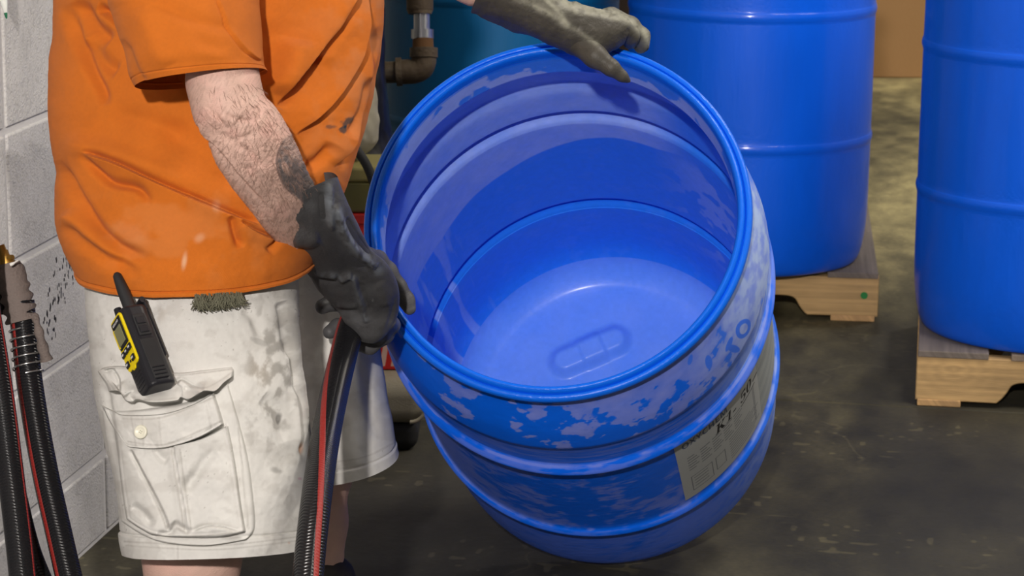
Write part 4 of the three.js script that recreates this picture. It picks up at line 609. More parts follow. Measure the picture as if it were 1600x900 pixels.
// pocket: bellows, front, buttoned band, crumpled flap
{
  const rel2 = (k) => (x, y) => 0.0020 * (fbm(x / 14, y / 11, 60 + k, 4) - 0.5) + 0.0006 * (fbm(x / 4, y / 4, 62 + k, 3) - 0.5);
  const rim = (s, t, a = 0.05) => sst(0, a, Math.min(s, 1 - s)) * sst(0, a, Math.min(t, 1 - t));
  const bel = patch(legG, [[158, 640], [210, 640], [300, 625], [356, 597]], [[356, 597], [376, 665], [389, 720], [397, 780], [399, 826], [386, 844]], [[189, 815], [225, 838], [262, 850], [322, 854], [386, 844]], [[158, 640], [165, 690], [178, 750], [189, 815]], 90, 90, (s, t, x, y) => 0.010 * rim(s, t, 0.03) + rel2(1)(x, y), grime);
  const b = part(shorts, 'cargo_pocket', onMan(bel), shortsM);
  const crease = sum([makeFold([[204, 700], [222, 735], [238, 765], [256, 802], [266, 830]], 0.005, 6, 1, 1.6, 0.08), makeFold([[270, 690], [278, 740], [286, 785], [293, 830]], 0.0028, 4, 1, 1.2, 0.06), makeDent([[268, 690], [274, 740], [282, 790], [288, 826]], 0.0022, 7), makeDent([[288, 770], [300, 750], [320, 720], [338, 704]], -0.006, 10), makeDent([[292, 742], [312, 728], [335, 700]], 0.003, 12), makeDent([[245, 835], [266, 832], [272, 818]], -0.004, 5), makeDent([[270, 815], [285, 826], [296, 832]], -0.005, 4), makeFold([[300, 832], [320, 824], [345, 824], [375, 832]], 0.005, 6, -1, 1.6), makeDent([[205, 790], [222, 800], [240, 822]], -0.004, 6), makeDent([[240, 700], [252, 715], [262, 722]], -0.003, 6)]);
  const fr = patch(legG, [[176, 668], [230, 690], [300, 688], [358, 662]], [[358, 662], [364, 690], [372, 735], [379, 785], [387, 834]], [[196, 812], [222, 830], [246, 840], [300, 843], [350, 842], [387, 834]], [[176, 668], [182, 710], [188, 760], [196, 812]], 130, 110, (s, t, x, y) => 0.024 * rim(s, t, 0.045) + 2.0 * crease(x, y) + rel2(2)(x, y) - 0.0010 * Math.exp(-Math.pow((Math.min(s, 1 - s, 1 - t) - 0.075) / 0.01, 2)), grime);
  part(b, 'pocket_front', onMan(fr), shortsM);
  const seams = (s, t) => -0.0010 * Math.exp(-Math.pow((t - 0.88) / 0.03, 2)) - 0.0010 * Math.exp(-Math.pow((t - 0.1) / 0.03, 2)) - 0.0008 * Math.exp(-Math.pow((s - 0.12) / 0.012, 2)) - 0.0008 * Math.exp(-Math.pow((s - 0.45) / 0.012, 2)) - 0.0008 * Math.exp(-Math.pow((s - 0.9) / 0.012, 2));
  const bandG = patch(legG, [[158, 632], [178, 642], [196, 648], [254, 646], [300, 632], [336, 612]], [[336, 612], [344, 634], [352, 662]], [[199, 697], [206, 700], [240, 702], [270, 698], [312, 684], [352, 662]], [[158, 632], [168, 654], [184, 680], [199, 697]], 120, 40, (s, t, x, y) => 0.035 * rim(s, t, 0.05) + 1.7 * rel2(3)(x, y) + seams(s, t) + 0.0014 * Math.sin(x / 5 + 2 * vn(x / 9, y / 9, 4)) * sst(0.5, 0.9, t), grime);
  const band = part(b, 'pocket_band', onMan(bandG), shortsM);
  const hb = touch(bandG, 221, 675); if (hb) {
    const q = new THREE.Quaternion().setFromUnitVectors(V(0, 1, 0), fw.clone().negate().addScaledVector(rt, -0.28).addScaledVector(up, 0.15).normalize()), p = hb.point.clone().addScaledVector(fw, -0.002);
    const bt = new THREE.LatheGeometry(v2([[0, 0.0016], [0.0038, 0.0016], [0.0052, 0.003], [0.0072, 0.0034], [0.0082, 0.0022], [0.0082, 0], [0, -0.0006]]), 32).applyQuaternion(q).translate(p.x, p.y, p.z);
    part(b, 'button', onMan(bt), std({ color: 0xdedccb, roughness: 0.35 }), 'cream four-hole button');
    const hl = []; for (const [a, c] of [[1, 0], [-1, 0], [0, 1], [0, -1]]) { const g = cyl(0.0006, 0.0006, 0.0006, 8).translate(a * 0.0016, 0.0017, c * 0.0016).applyQuaternion(q).translate(p.x, p.y, p.z); hl.push(g); }
    part(b, 'button_stitch', onMan(merge(hl)), std({ color: 0x8b897c, roughness: 0.9 }));
  }
  const flapFold = sum([makeFold([[163, 580], [176, 576], [186, 590], [188, 606], [184, 622]], 0.006, 6, 1, 1.5, 0.1), makeFold([[276, 600], [284, 594], [300, 604], [318, 611]], 0.007, 7, -1, 1.5, 0.1), makeDent([[205, 628], [216, 622], [228, 628]], -0.004, 5), makeDent([[186, 600], [200, 618]], 0.006, 10), makeDent([[285, 606], [300, 614], [308, 618]], -0.004, 6)]);
  const flapG = patch(legG, [[152, 580], [166, 573], [200, 572], [270, 582], [320, 578], [363, 573]], [[363, 573], [366, 579], [365, 587]], [[170, 612], [186, 612], [196, 626], [207, 630], [216, 626], [238, 631], [276, 628], [283, 622], [295, 625], [318, 612], [336, 612], [350, 598], [365, 587]], [[152, 580], [158, 590], [166, 602], [170, 612]], 150, 44, (s, t, x, y) => 0.026 * rim(s, t, 0.035) * (0.4 + 0.6 * t) + 0.018 * sst(0.5, 1, t) * sst(0, 0.1, 1 - s) * (0.75 + 0.5 * Math.sin(s * 19)) * sst(1, 0.97, t) + 1.7 * flapFold(x, y) + rel2(4)(x, y), grime);
  part(b, 'pocket_flap', onMan(flapG), shortsM);
}
// frayed grey threads hanging from under the shirt hem
{
  const list = []; for (let k = 0; k < 420; k++) {
    const s = rnd(), x = mix(304, 378, s), y0 = 462 - 4 * s + rr(-3, 6), L = mix(26, 20, s) * rr(0.5, 1), h = touch(legG, x, 478); if (!h) continue; const z = seen(h.point)[2] - 0.008 - rr(0, 0.012), a = rr(-9, 9), cu = rr(-7, 7);
    list.push(tube([at(x, y0, z), at(x + a * 0.5, y0 + L * 0.5, z - 0.004), at(x + a + cu * 0.4, y0 + L * 0.85, z - 0.003), at(x + a + cu, y0 + L * rr(0.7, 0.95), z)], 0.0006, { n: 4, m: 7, caps: false }));
  }
  const f = part(man, 'frayed_threads', onMan(merge(list)), std({ color: 0x6b6a58, roughness: 0.9 }), 'frayed grey threads below the hem'); f.userData.kind = 'stuff';
}

// --- gloves: cuff and back of the hand as a skin, fingers as their own chains
const gloveColor = (x, y, f, c) => { const n = fbm(x / 18, y / 18, 90, 4), m = fbm(x / 5, y / 5, 91, 3); setC(c, [0.075, 0.075, 0.079], 1 + 0.35 * (n - 0.5) + 0.2 * (m - 0.5)); blend(c, [0.12, 0.125, 0.13], 0.3 * sst(0.56, 0.8, n)); };
{
  const rows = [[404, 342, 527, 277, 3.06, 0.060, 16, -36], [410, 352, 535, 297, 3.08, 0.060, 10, -14], [420, 366, 546, 323, 3.105, 0.058], [446, 394, 563, 358, 3.16, 0.054], [470, 415, 579, 388, 3.225, 0.050], [484, 433, 603, 410, 3.285, 0.047], [496, 452, 619, 436, 3.33, 0.044], [511, 468, 624, 462, 3.365, 0.041], [527, 486, 622, 490, 3.405, 0.037], [540, 506, 611, 514, 3.415, 0.031], [552, 524, 596, 531, 3.42, 0.022], [566, 534, 582, 537, 3.42, 0.008]];
  const rel = sum([
    makeDent([[514, 285], [515, 315], [516, 340], [520, 362]], 0.006, 5), makeDent([[504, 300], [505, 325], [508, 345]], -0.004, 6), makeDent([[522, 318], [530, 345], [545, 375], [566, 400], [590, 418]], 0.008, 7, 0.15), makeDent([[540, 340], [556, 372], [582, 402]], -0.005, 5),
    makeDent([[455, 372], [478, 376], [500, 368]], 0.007, 13), makeDent([[462, 390], [482, 396], [505, 388]], -0.006, 8), makeDent([[440, 380], [460, 400]], -0.003, 6),
    makeDent([[480, 430], [505, 437], [532, 440]], -0.0045, 4.5, 0.4), makeDent([[490, 426], [510, 430], [528, 431]], 0.005, 6), makeDent([[530, 440], [542, 432], [551, 430]], 0.006, 5), makeDent([[551, 430], [557, 450], [566, 478], [574, 506]], 0.006, 4, 0.15), makeDent([[561, 440], [568, 466], [578, 490]], -0.003, 6),
    makeDent([[522, 481], [540, 486], [562, 485]], -0.004, 4, 0.4), makeDent([[526, 476], [542, 479], [560, 478]], 0.003, 5), makeDent([[602, 524], [613, 492], [620, 456]], -0.003, 4.5, 0.4), makeDent([[590, 440], [600, 460], [602, 480]], 0.003, 9),
    makeDent([[425, 362], [450, 366], [475, 352]], -0.003, 9), makeDent([[545, 400], [560, 412], [580, 420]], -0.003, 6),
  ]);
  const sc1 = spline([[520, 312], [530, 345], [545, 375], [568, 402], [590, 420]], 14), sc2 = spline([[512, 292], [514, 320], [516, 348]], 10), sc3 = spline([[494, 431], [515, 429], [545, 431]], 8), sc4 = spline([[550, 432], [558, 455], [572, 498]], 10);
  const scuffed = (x, y, f, c) => { gloveColor(x, y, f, c); const k = fbm(x / 7, y / 7, 99, 3); for (const [p, w, a] of [[sc1, 9, 0.75], [sc2, 6, 0.4], [sc3, 5, 0.4], [sc4, 5, 0.3]]) { const d = toPoly(p, x, y)[0]; blend(c, [0.24, 0.27, 0.31], a * Math.exp(-d * d / (w * w)) * sst(0.25, 0.6, k)); } blend(c, [0.30, 0.31, 0.33], 0.5 * sst(0.62, 0.75, k) * sst(1.2, 0.3, spotAt(x, y, 572, 470, 16, 22))); };  // base colour with the sheen highlights painted in along the ridges
  const gr = (x, y, f, u, t) => 0.7 * rel(x, y) * sst(-0.2, 0.3, f) + 0.0014 * (fbm(x / 14, y / 14, 93, 4) - 0.5);
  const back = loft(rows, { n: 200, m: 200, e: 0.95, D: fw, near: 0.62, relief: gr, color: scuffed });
  const lining = loft(rows.slice(0, 6), { n: 100, m: 40, e: 0.95, D: fw, near: 0.62, inside: 0.035, color: gloveColor, dir: -1 });
  const bones = []; const chain = (pts, r) => pts.forEach((p, i) => { if (i) bones.push([at(...pts[i - 1]), r[i - 1], at(...p), r[i]]); });
  chain([[570, 400, 3.40], [590, 406, 3.455], [606, 424, 3.475], [622, 448, 3.485], [635, 469, 3.49], [640, 482, 3.49]], [0.014, 0.0125, 0.0125, 0.0115, 0.011, 0.009]);       // thumb, inside the rim
  chain([[600, 470, 3.41], [590, 478, 3.475], [548, 476, 3.495], [520, 472, 3.475], [504, 479, 3.462]], [0.016, 0.014, 0.0125, 0.0115, 0.0105]);
  chain([[600, 490, 3.41], [590, 512, 3.475], [550, 516, 3.495], [528, 511, 3.478], [515, 519, 3.468]], [0.016, 0.0135, 0.012, 0.011, 0.0095]);
  chain([[596, 506, 3.42], [598, 524, 3.47], [578, 540, 3.48], [552, 536, 3.485]], [0.014, 0.0125, 0.0115, 0.010]);
  chain([[606, 500, 3.415], [612, 508, 3.46], [602, 522, 3.475], [588, 530, 3.48]], [0.012, 0.011, 0.0105, 0.0095]);
  const fingers = paintFlat(blob(bones, 0.003, 0.006), gloveColor);
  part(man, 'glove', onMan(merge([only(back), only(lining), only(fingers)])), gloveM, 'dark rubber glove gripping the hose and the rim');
}
{
  // left glove, seen from its thumb side: upper edge, lower edge
  const rows = [[782, -78, 736, 20, 3.56, 0.052], [806, -64, 760, 28, 3.565, 0.05], [838, -40, 790, 38, 3.57, 0.048], [866, -20, 818, 50, 3.575, 0.045], [886, 0, 845, 64, 3.58, 0.042], [903, 4, 874, 77, 3.585, 0.041], [925, 11, 898, 88, 3.59, 0.04], [948, 16, 926, 97, 3.595, 0.037], [968, 22, 950, 84, 3.60, 0.032], [980, 30, 966, 76, 3.605, 0.026], [988, 40, 976, 68, 3.605, 0.012]];
  const rel = sum([makeDent([[800, -8], [835, 10], [868, 26], [890, 45]], 0.006, 6, 0.15), makeDent([[812, -2], [845, 20], [876, 40], [900, 62], [922, 78]], -0.005, 5, 0.15), makeDent([[850, 0], [868, 16], [880, 30]], -0.004, 4), makeDent([[872, 0], [884, 18], [886, 34]], 0.005, 4), makeDent([[897, 14], [920, 18], [945, 21], [966, 25]], 0.006, 4, 0.15), makeDent([[900, 24], [925, 27], [955, 31]], -0.004, 4), makeDent([[882, 30], [905, 44], [930, 62]], 0.004, 5), makeDent([[966, 33], [958, 48], [952, 72]], -0.008, 3.5, 0.15), makeDent([[950, 40], [944, 56]], 0.004, 4), makeDent([[742, 28], [790, 41], [835, 45], [858, 42]], -0.007, 7), makeDent([[770, 20], [820, 30], [850, 36]], 0.004, 8), makeDent([[888, 6], [894, 16], [896, 26]], -0.005, 4), makeDent([[905, 60], [925, 74], [938, 84]], -0.004, 5)]);
  const dustHighlights = [[[800, -8], [835, 10], [868, 26], [886, 42]], [[855, 0], [874, 20], [884, 36]], [[884, 3], [896, 10], [925, 13], [966, 22], [985, 33], [1006, 50], [1012, 66]], [[897, 17], [930, 22], [966, 30]], [[880, 34], [905, 50], [932, 68]], [[812, -20], [845, -8], [880, 2]]].map((p) => spline(p, 14));  // pale dust and ridge highlights painted together along these lines
  const col = (x, y, f, c) => { const n = fbm(x / 16, y / 16, 97, 4), k = fbm(x / 6, y / 6, 98, 3); setC(c, [0.060, 0.056, 0.047], 1 + 0.5 * (n - 0.5) + 0.3 * (k - 0.5)); dustHighlights.forEach((p, i) => { const d = toPoly(p, x, y)[0], w = [5, 4, 7, 4, 4, 16][i]; blend(c, [0.34, 0.34, 0.27], [0.7, 0.6, 0.8, 0.55, 0.4, 0.5][i] * Math.exp(-d * d / (w * w)) * sst(-0.1, 0.6, k)); }); };
  const back = loft(rows, { n: 180, m: 160, e: 0.95, D: fw, near: 0.62, relief: (x, y, f) => 1.0 * rel(x, y) * sst(-0.2, 0.3, f) + 0.003 * (fbm(x / 12, y / 12, 95, 4) - 0.5), color: col });
  const lining = loft(rows.slice(0, 5), { n: 80, m: 30, e: 0.95, D: fw, near: 0.62, inside: 0.04, color: col, dir: -1 });
  const bones = []; const chain = (pts, r) => pts.forEach((p, i) => { if (i) bones.push([at(...pts[i - 1]), r[i - 1], at(...p), r[i]]); });
  chain([[905, 66, 3.575], [930, 88, 3.56], [955, 106, 3.555], [972, 119, 3.56], [983, 127, 3.565]], [0.019, 0.0155, 0.0108, 0.0068, 0.0032]);                          // thumb, inside the barrel
  chain([[945, 42, 3.60], [970, 46, 3.61], [984, 56, 3.625], [984, 66, 3.64]], [0.019, 0.0155, 0.0125, 0.010]);
  chain([[950, 32, 3.62], [982, 42, 3.64], [1000, 58, 3.655], [1001, 73, 3.66]], [0.018, 0.0135, 0.0115, 0.010]);
  chain([[955, 28, 3.64], [985, 40, 3.665], [1003, 56, 3.68], [1005, 72, 3.68]], [0.016, 0.012, 0.0105, 0.009]);
  chain([[950, 27, 3.66], [975, 38, 3.69], [990, 54, 3.70], [993, 68, 3.70]], [0.014, 0.0115, 0.010, 0.0085]);
  const fingers = paintFlat(blob(bones, 0.003, 0.009), col);
  part(man, 'glove', onMan(merge([only(back), only(lining), only(fingers)])), gloveM, 'dirty rubber glove over the barrel rim');
}
// ------------------------------------------------------------------ hoses
const hoseTex = dataTex(128, 128, (u, v, c) => { const a = Math.sin((v * 8 + Math.abs(((u * 2) % 1) - 0.5) * 1.2) * 2 * Math.PI) * 0.5 + 0.5; c[0] = c[1] = c[2] = 0.25 + 0.6 * a; });
const hoseM = phy({ color: lin(0.010, 0.010, 0.012), roughness: 0.26, specularIntensity: 0.8, bumpMap: rep(hoseTex, 30, 30), bumpScale: 0.0011 });
const stripeM = phy({ color: lin(0.30, 0.022, 0.018), roughness: 0.5, bumpMap: rep(hoseTex, 30, 30), bumpScale: 0.0012 });
// coloured stripe along a hose: a thin curved strip standing a little proud of it; side(t) is its angle from the side facing the viewer, to the right
function stripe(pts, R, side, half, m = 90) {
  const c = new THREE.CatmullRomCurve3(pts), pos = [], uv = [], idx = [], N = 6, len = c.getLength();
  for (let j = 0; j <= m; j++) { const t = j / m, p = c.getPointAt(t), T = c.getTangentAt(t), n = fw.clone().negate(); n.addScaledVector(T, -n.dot(T)).normalize(); const s = T.clone().cross(n); if (s.dot(rt) < 0) s.negate(); for (let i = 0; i <= N; i++) { const a = side(t) + (i / N - 0.5) * 2 * half, q = n.clone().multiplyScalar(Math.cos(a)).addScaledVector(s, Math.sin(a)).multiplyScalar(R + (i === 0 || i === N ? -0.0004 : 0.0005)).add(p); pos.push(q.x, q.y, q.z); uv.push(i / N * half * 2 * R, t * len); } }
  for (let j = 0; j < m; j++) for (let i = 0; i < N; i++) { const a = j * (N + 1) + i, d = a + N + 1; idx.push(a, d, a + 1, a + 1, d, d + 1); }
  const g = new THREE.BufferGeometry(); g.setAttribute('position', new THREE.Float32BufferAttribute(pos, 3)); g.setAttribute('uv', new THREE.Float32BufferAttribute(uv, 2)); g.setIndex(idx); g.computeVertexNormals(); return g;
}
const stripeSide = Object.assign(stripeM.clone(), { side: THREE.DoubleSide });
function hose(label, pts, R, side, half) {
  const lowest = pts.reduce((a, b) => (b.y < a.y ? b : a)), o = V(lowest.x, 0, lowest.z), t = thing('rubber_hose', label, 'hose', o);
  part(t, 'hose_wall', local(tube(pts, R, { n: 40, m: 160 }), o), hoseM);
  if (side) part(t, 'stripe', local(stripe(pts, R, side, half), o), stripeSide, 'red stripe');
  return [t, o];
}
const onFloor = (px, py, R) => { const q = groundAt(px, py, R); return q; };
{
  const R = 0.0183, low = at(477, 985, 2.94); const fl = V(low.x + 0.0, R, low.z + 0.05);
  hose('black hose with a red stripe held in the man\'s right glove', [at(574, 452, 3.475), at(562, 478, 3.46), at(549, 510, 3.43), at(533, 570, 3.35), at(517, 640, 3.22), at(504, 710, 3.10), at(493, 790, 3.02), at(484, 870, 2.98), at(478, 960, 2.95), V(low.x + 0.0, 0.12, low.z + 0.02), V(low.x + 0.02, R + 0.012, low.z + 0.10), V(low.x + 0.03, R, low.z + 0.22), V(low.x + 0.02, R, low.z + 0.5)], R, (t) => mix(-1.25, 0.75, sst(0.0, 0.52, t)), 0.24);
}
{
  const R = 0.0172;
  const A = [at(33, 470, 3.36), at(38, 520, 3.36), at(44, 580, 3.355), at(56, 660, 3.34), at(72, 745, 3.32), at(90, 825, 3.3), at(106, 895, 3.28), at(122, 960, 3.26)];
  const eA = A[A.length - 1]; A.push(V(eA.x + 0.035, 0.06, eA.z + 0.06), V(eA.x + 0.02, R, eA.z + 0.16), V(eA.x - 0.1, R, eA.z + 0.5));
  const [t, o] = hose('black hose with a red stripe hanging by the wall in a wire clamp', A, R, (t) => -0.72 - 0.5 * sst(0.3, 0.7, t), 0.22);
  // wire clamp: one coil of bright wire, five turns
  const coil = []; const c = new THREE.CatmullRomCurve3(A); const L = c.getLength();
  for (let i = 0; i <= 220; i++) { const s = i / 220, p = c.getPointAt((0.036 + s * 0.062) / L), T = c.getTangentAt((0.036 + s * 0.062) / L), n = fw.clone().negate(); n.addScaledVector(T, -n.dot(T)).normalize(); const b = T.clone().cross(n); const a = s * Math.PI * 2 * 5; coil.push(p.addScaledVector(n, Math.cos(a) * (R + 0.0022)).addScaledVector(b, Math.sin(a) * (R + 0.0022))); }
  part(t, 'wire_clamp', local(tube(coil, 0.0013, { n: 8, m: 500 }), o), std({ color: 0xc8c8c8, metalness: 0.9, roughness: 0.25 }), 'bright wire hose clamp');
  // cloth tape wound round the end, its loose tail, and the brass nozzle
  const tapeM = std({ color: 0x766b66, roughness: 0.85, bumpMap: rep(fineN, 9), bumpScale: 0.002 });
  const wrapP = [at(12, 412, 3.36), at(19, 440, 3.36), at(27, 470, 3.36), at(35, 502, 3.36)];
  const wrap = tube(wrapP, (s) => 0.0205 + 0.0022 * Math.sin(s * 34) * sst(0.2, 0.5, s) - 0.004 * sst(0.12, 0, s), { n: 36, m: 80 });
  part(t, 'cloth_tape', local(wrap, o), tapeM, 'pinkish grey cloth tape');
  part(t, 'rubber_sleeve', local(tube([at(-8, 420, 3.36), at(-3, 450, 3.36), at(-1, 492, 3.36)], 0.0095, { n: 20, m: 20 }), o), std({ color: 0x0c0c0c, roughness: 0.6 }));
  const tail = tube([at(54, 492, 3.35), at(60, 515, 3.34), at(66, 540, 3.345), at(73, 563, 3.35)], (s) => 0.004 + 0.004 * s + 0.001 * Math.sin(s * 20), { n: 14, m: 30 });
  part(t, 'tape_tail', local(tail, o), tapeM);
  const brass = std({ color: 0xa8843f, metalness: 0.75, roughness: 0.42 });
  part(t, 'brass_nozzle', local(merge([tube([at(0, 384, 3.36), at(4, 394, 3.36), at(8, 405, 3.36), at(12, 418, 3.36)], (s) => [0.006, 0.0075, 0.010, 0.012][Math.min(3, Math.floor(s * 3.99))], { n: 24, m: 40 }), tube([at(2, 406, 3.36), at(20, 402, 3.35)], 0.0035, { n: 12, m: 4 })]), o), brass, 'brass hose nozzle');
  part(t, 'pin', local(tube([at(16, 414, 3.33), at(20, 412, 3.33), at(28, 407, 3.335)], (s) => 0.0024 - 0.0012 * sst(0.2, 0.6, s), { n: 10, m: 12 }), o), std({ color: 0xe8e6e0, roughness: 0.4 }), 'white split pin');
  const B = [at(-40, 120, 3.3), at(-34, 300, 3.27), at(-22, 470, 3.26), at(-8, 560, 3.255), at(4, 640, 3.25), at(14, 720, 3.24), at(24, 800, 3.22), at(33, 880, 3.2), at(40, 960, 3.18)]; const eB = B[B.length - 1]; B.push(V(eB.x + 0.01, 0.07, eB.z + 0.06), V(eB.x - 0.01, R, eB.z + 0.16), V(eB.x - 0.1, R, eB.z + 0.5));
  hose('glossy black hose hanging in front of the striped one at the left edge', B, R * 0.98, (t) => 1.3, 0.12);
  const C = [at(-80, 150, 3.26), at(-62, 380, 3.23), at(-48, 520, 3.22), at(-36, 620, 3.215), at(-20, 700, 3.21), at(0, 790, 3.2), at(20, 870, 3.19)].map((p) => p.addScaledVector(fw, 0.1)); const eC = C[C.length - 1]; C.push(V(eC.x + 0.05, 0.18, eC.z + 0.03), V(eC.x + 0.05, R, eC.z + 0.2), V(eC.x - 0.05, R, eC.z + 0.5));
  hose('black hose crossing low behind the others in the bottom left corner', C, R * 0.9, null);
}
// ------------------------------------------------------------------ marker hung on the wall
{
  const d = toRoom(at(6, 8, 1).sub(EYEV)), o = toRoom(EYEV), h = fromRoom(o.addScaledVector(d, (WX - o.x) / d.x)), z = seen(h)[2] - 0.055, p0 = at(9, 21, z), p1 = at(-4, -60, z - 0.004);
  const t = thing('marker_pen', 'white marker pen with a green tip hung on the wall', 'pen', p0.clone());
  const ax = p1.clone().sub(p0).normalize(), q = new THREE.Quaternion().setFromUnitVectors(V(0, 1, 0), ax);
  part(t, 'pen_barrel', new THREE.LatheGeometry(v2([[0, 0], [0.0024, 0], [0.0045, 0.012], [0.0066, 0.026], [0.0072, 0.04], [0.0072, 0.10], [0.006, 0.104], [0, 0.105]]), 24).applyQuaternion(q), std({ color: 0xe6ece6, roughness: 0.35 }));
  part(t, 'pen_tip', new THREE.LatheGeometry(v2([[0, -0.008], [0.0012, -0.0072], [0.0024, -0.001], [0.0026, 0.001], [0, 0.001]]), 16).applyQuaternion(q), std({ color: 0x0d6a45, roughness: 0.5 }), 'green felt tip');
  part(t, 'hanger', tube([p1.clone().sub(p0).multiplyScalar(0.9), fromRoom(V(toRoom(p1).x - 0.03, toRoom(p1).y, toRoom(p1).z)).sub(p0).add(V(0, 0.01, 0)), fromRoom(V(WX - 0.002, toRoom(p1).y, toRoom(p1).z)).sub(p0)], 0.0015, { n: 8, m: 12 }), std({ color: 0x999999, metalness: 0.8, roughness: 0.4 }));
}
// ------------------------------------------------------------------ two-way radio in the pocket flap
{
  const foot = at(248, 612, 2.995), headP = at(200, 490, 3.035), yax = headP.clone().sub(foot).normalize(), s = FOCAL / 2.95;
  const t = thing('two_way_radio', 'yellow and black two-way radio tucked into the shorts pocket', 'radio', foot.clone());
  // local frame: y along the antenna, z out of the yellow face, which is turned to the left
  const toEye = fw.clone().negate(); const zf = toEye.clone().addScaledVector(yax, -toEye.dot(yax)).normalize(), xs = yax.clone().cross(zf);
  const ang = -0.92, Z = zf.clone().multiplyScalar(Math.cos(ang)).addScaledVector(xs, Math.sin(ang)), X = yax.clone().cross(Z);
  t.quaternion.setFromRotationMatrix(new THREE.Matrix4().makeBasis(X, yax, Z));
  const blackM = phy({ color: lin(0.012, 0.012, 0.016), roughness: 0.38, specularIntensity: 0.6 }), rubM = std({ color: 0x1c1d20, roughness: 0.6 }), yelM = std({ color: lin(0.80, 0.62, 0.0), roughness: 0.4 });
  const H = seen(foot)[1] - seen(headP)[1] > 0 ? foot.distanceTo(headP) : 0.1, Wd = 0.037, Dp = 0.029;
  const sh = new THREE.Shape(), a = Wd / 2, b = Dp / 2, r = 0.008; sh.moveTo(-a + r, -b); sh.lineTo(a - r, -b); sh.quadraticCurveTo(a, -b, a, -b + r); sh.lineTo(a, b - r); sh.quadraticCurveTo(a, b, a - r, b); sh.lineTo(-a + r, b); sh.quadraticCurveTo(-a, b, -a, b - r); sh.lineTo(-a, -b + r); sh.quadraticCurveTo(-a, -b, -a + r, -b);
  const bodyG = new THREE.ExtrudeGeometry(sh, { depth: H - 0.008, bevelEnabled: true, bevelSize: 0.003, bevelThickness: 0.004, bevelSegments: 3, curveSegments: 6 }).rotateX(-Math.PI / 2).translate(0, 0.004, 0);
  part(t, 'casing', bodyG, blackM);
  part(t, 'antenna', new THREE.LatheGeometry(v2([[0, 0], [0.0085, 0], [0.0085, 0.006], [0.0076, 0.008], [0.0072, 0.03], [0.006, 0.045], [0.0052, 0.052], [0.003, 0.055], [0, 0.0555]]), 24).translate(0.002, H, -0.004), rubM);
  const kn = new THREE.CylinderGeometry(0.0046, 0.0056, 0.015, 14).translate(-0.013, H + 0.0075, 0.004); part(t, 'knob', kn, blackM);
  const face = new THREE.Shape(); const fx = Wd / 2 - 0.003; face.moveTo(-fx + 0.004, H - 0.004); face.lineTo(fx - 0.004, H - 0.004); face.quadraticCurveTo(fx, H - 0.004, fx, H - 0.010); face.lineTo(fx, H * 0.40); face.quadraticCurveTo(fx, H * 0.36, fx - 0.004, H * 0.35); face.lineTo(fx - 0.010, H * 0.35); face.lineTo(fx - 0.013, H * 0.32); face.lineTo(-fx + 0.013, H * 0.32); face.lineTo(-fx + 0.010, H * 0.35); face.lineTo(-fx + 0.004, H * 0.35); face.quadraticCurveTo(-fx, H * 0.36, -fx, H * 0.40); face.lineTo(-fx, H - 0.010); face.quadraticCurveTo(-fx, H - 0.004, -fx + 0.004, H - 0.004);
  const panel = part(t, 'face_panel', new THREE.ExtrudeGeometry(face, { depth: 0.002, bevelEnabled: true, bevelSize: 0.0006, bevelThickness: 0.0006, bevelSegments: 2 }).translate(0, 0, b + 0.002), yelM, 'yellow face panel');
  const fz = b + 0.0046;
  part(panel, 'screen_frame', bx(0.026, 0.036, 0.002, 0, H * 0.775, fz + 0.0004, 0.0012), blackM);
  part(panel, 'screen', bx(0.020, 0.022, 0.001, 0, H * 0.745, fz + 0.0018, 0.0004), phy({ color: lin(0.20, 0.20, 0.10), roughness: 0.25, clearcoat: 0.4 }));
  part(panel, 'screen_glow_strip', bx(0.004, 0.024, 0.0012, -0.0112, H * 0.745, fz + 0.0016, 0.0004), yelM).name = 'screen_trim';
  const cv = document.createElement('canvas'); cv.width = 256; cv.height = 64; const x = cv.getContext('2d'); x.fillStyle = '#0d0d10'; x.fillRect(0, 0, 256, 64); x.fillStyle = '#e8e8ea'; x.font = 'bold 46px sans-serif'; x.textAlign = 'center'; x.fillText('MIDLAND', 128, 48, 240); const lt = new THREE.CanvasTexture(cv); lt.colorSpace = THREE.SRGBColorSpace;
  part(panel, 'brand_plate', new THREE.PlaneGeometry(0.022, 0.0055).translate(0, H * 0.775 + 0.0135, fz + 0.0016), std({ map: lt, roughness: 0.5 }), 'small white lettering');
  const btnG = bx(0.0085, 0.0075, 0.0024, 0, 0, 0, 0.0010), glyph = bx(0.0045, 0.0022, 0.0004, 0, 0, 0.0014, 0.0001), glyphM = std({ color: 0xd8d8d8, roughness: 0.5 });
  for (const [bx0, by0] of [[-0.0105, 0.55], [0, 0.55], [0.0105, 0.55], [-0.0095, 0.42], [0.0095, 0.42]]) { const bt = part(panel, 'radio_button', btnG, blackM); bt.position.set(bx0, H * by0, fz + 0.001); const gq = glyph.clone().translate(bx0, H * by0, fz + 0.001); (panel.userData.gl ??= []).push(gq); }
  const gl = panel.userData.gl; delete panel.userData.gl; part(panel, 'button_print', merge(gl), glyphM);
  part(panel, 'microphone_slot', bx(0.003, 0.003, 0.001, 0, H * 0.42, fz + 0.0008, 0.0004), blackM);
  for (let k = 0; k < 5; k++) part(t, 'speaker_rib', bx(0.022, 0.0022, 0.0022, 0, H * (0.08 + 0.045 * k), b + 0.0026, 0.0009), blackM);
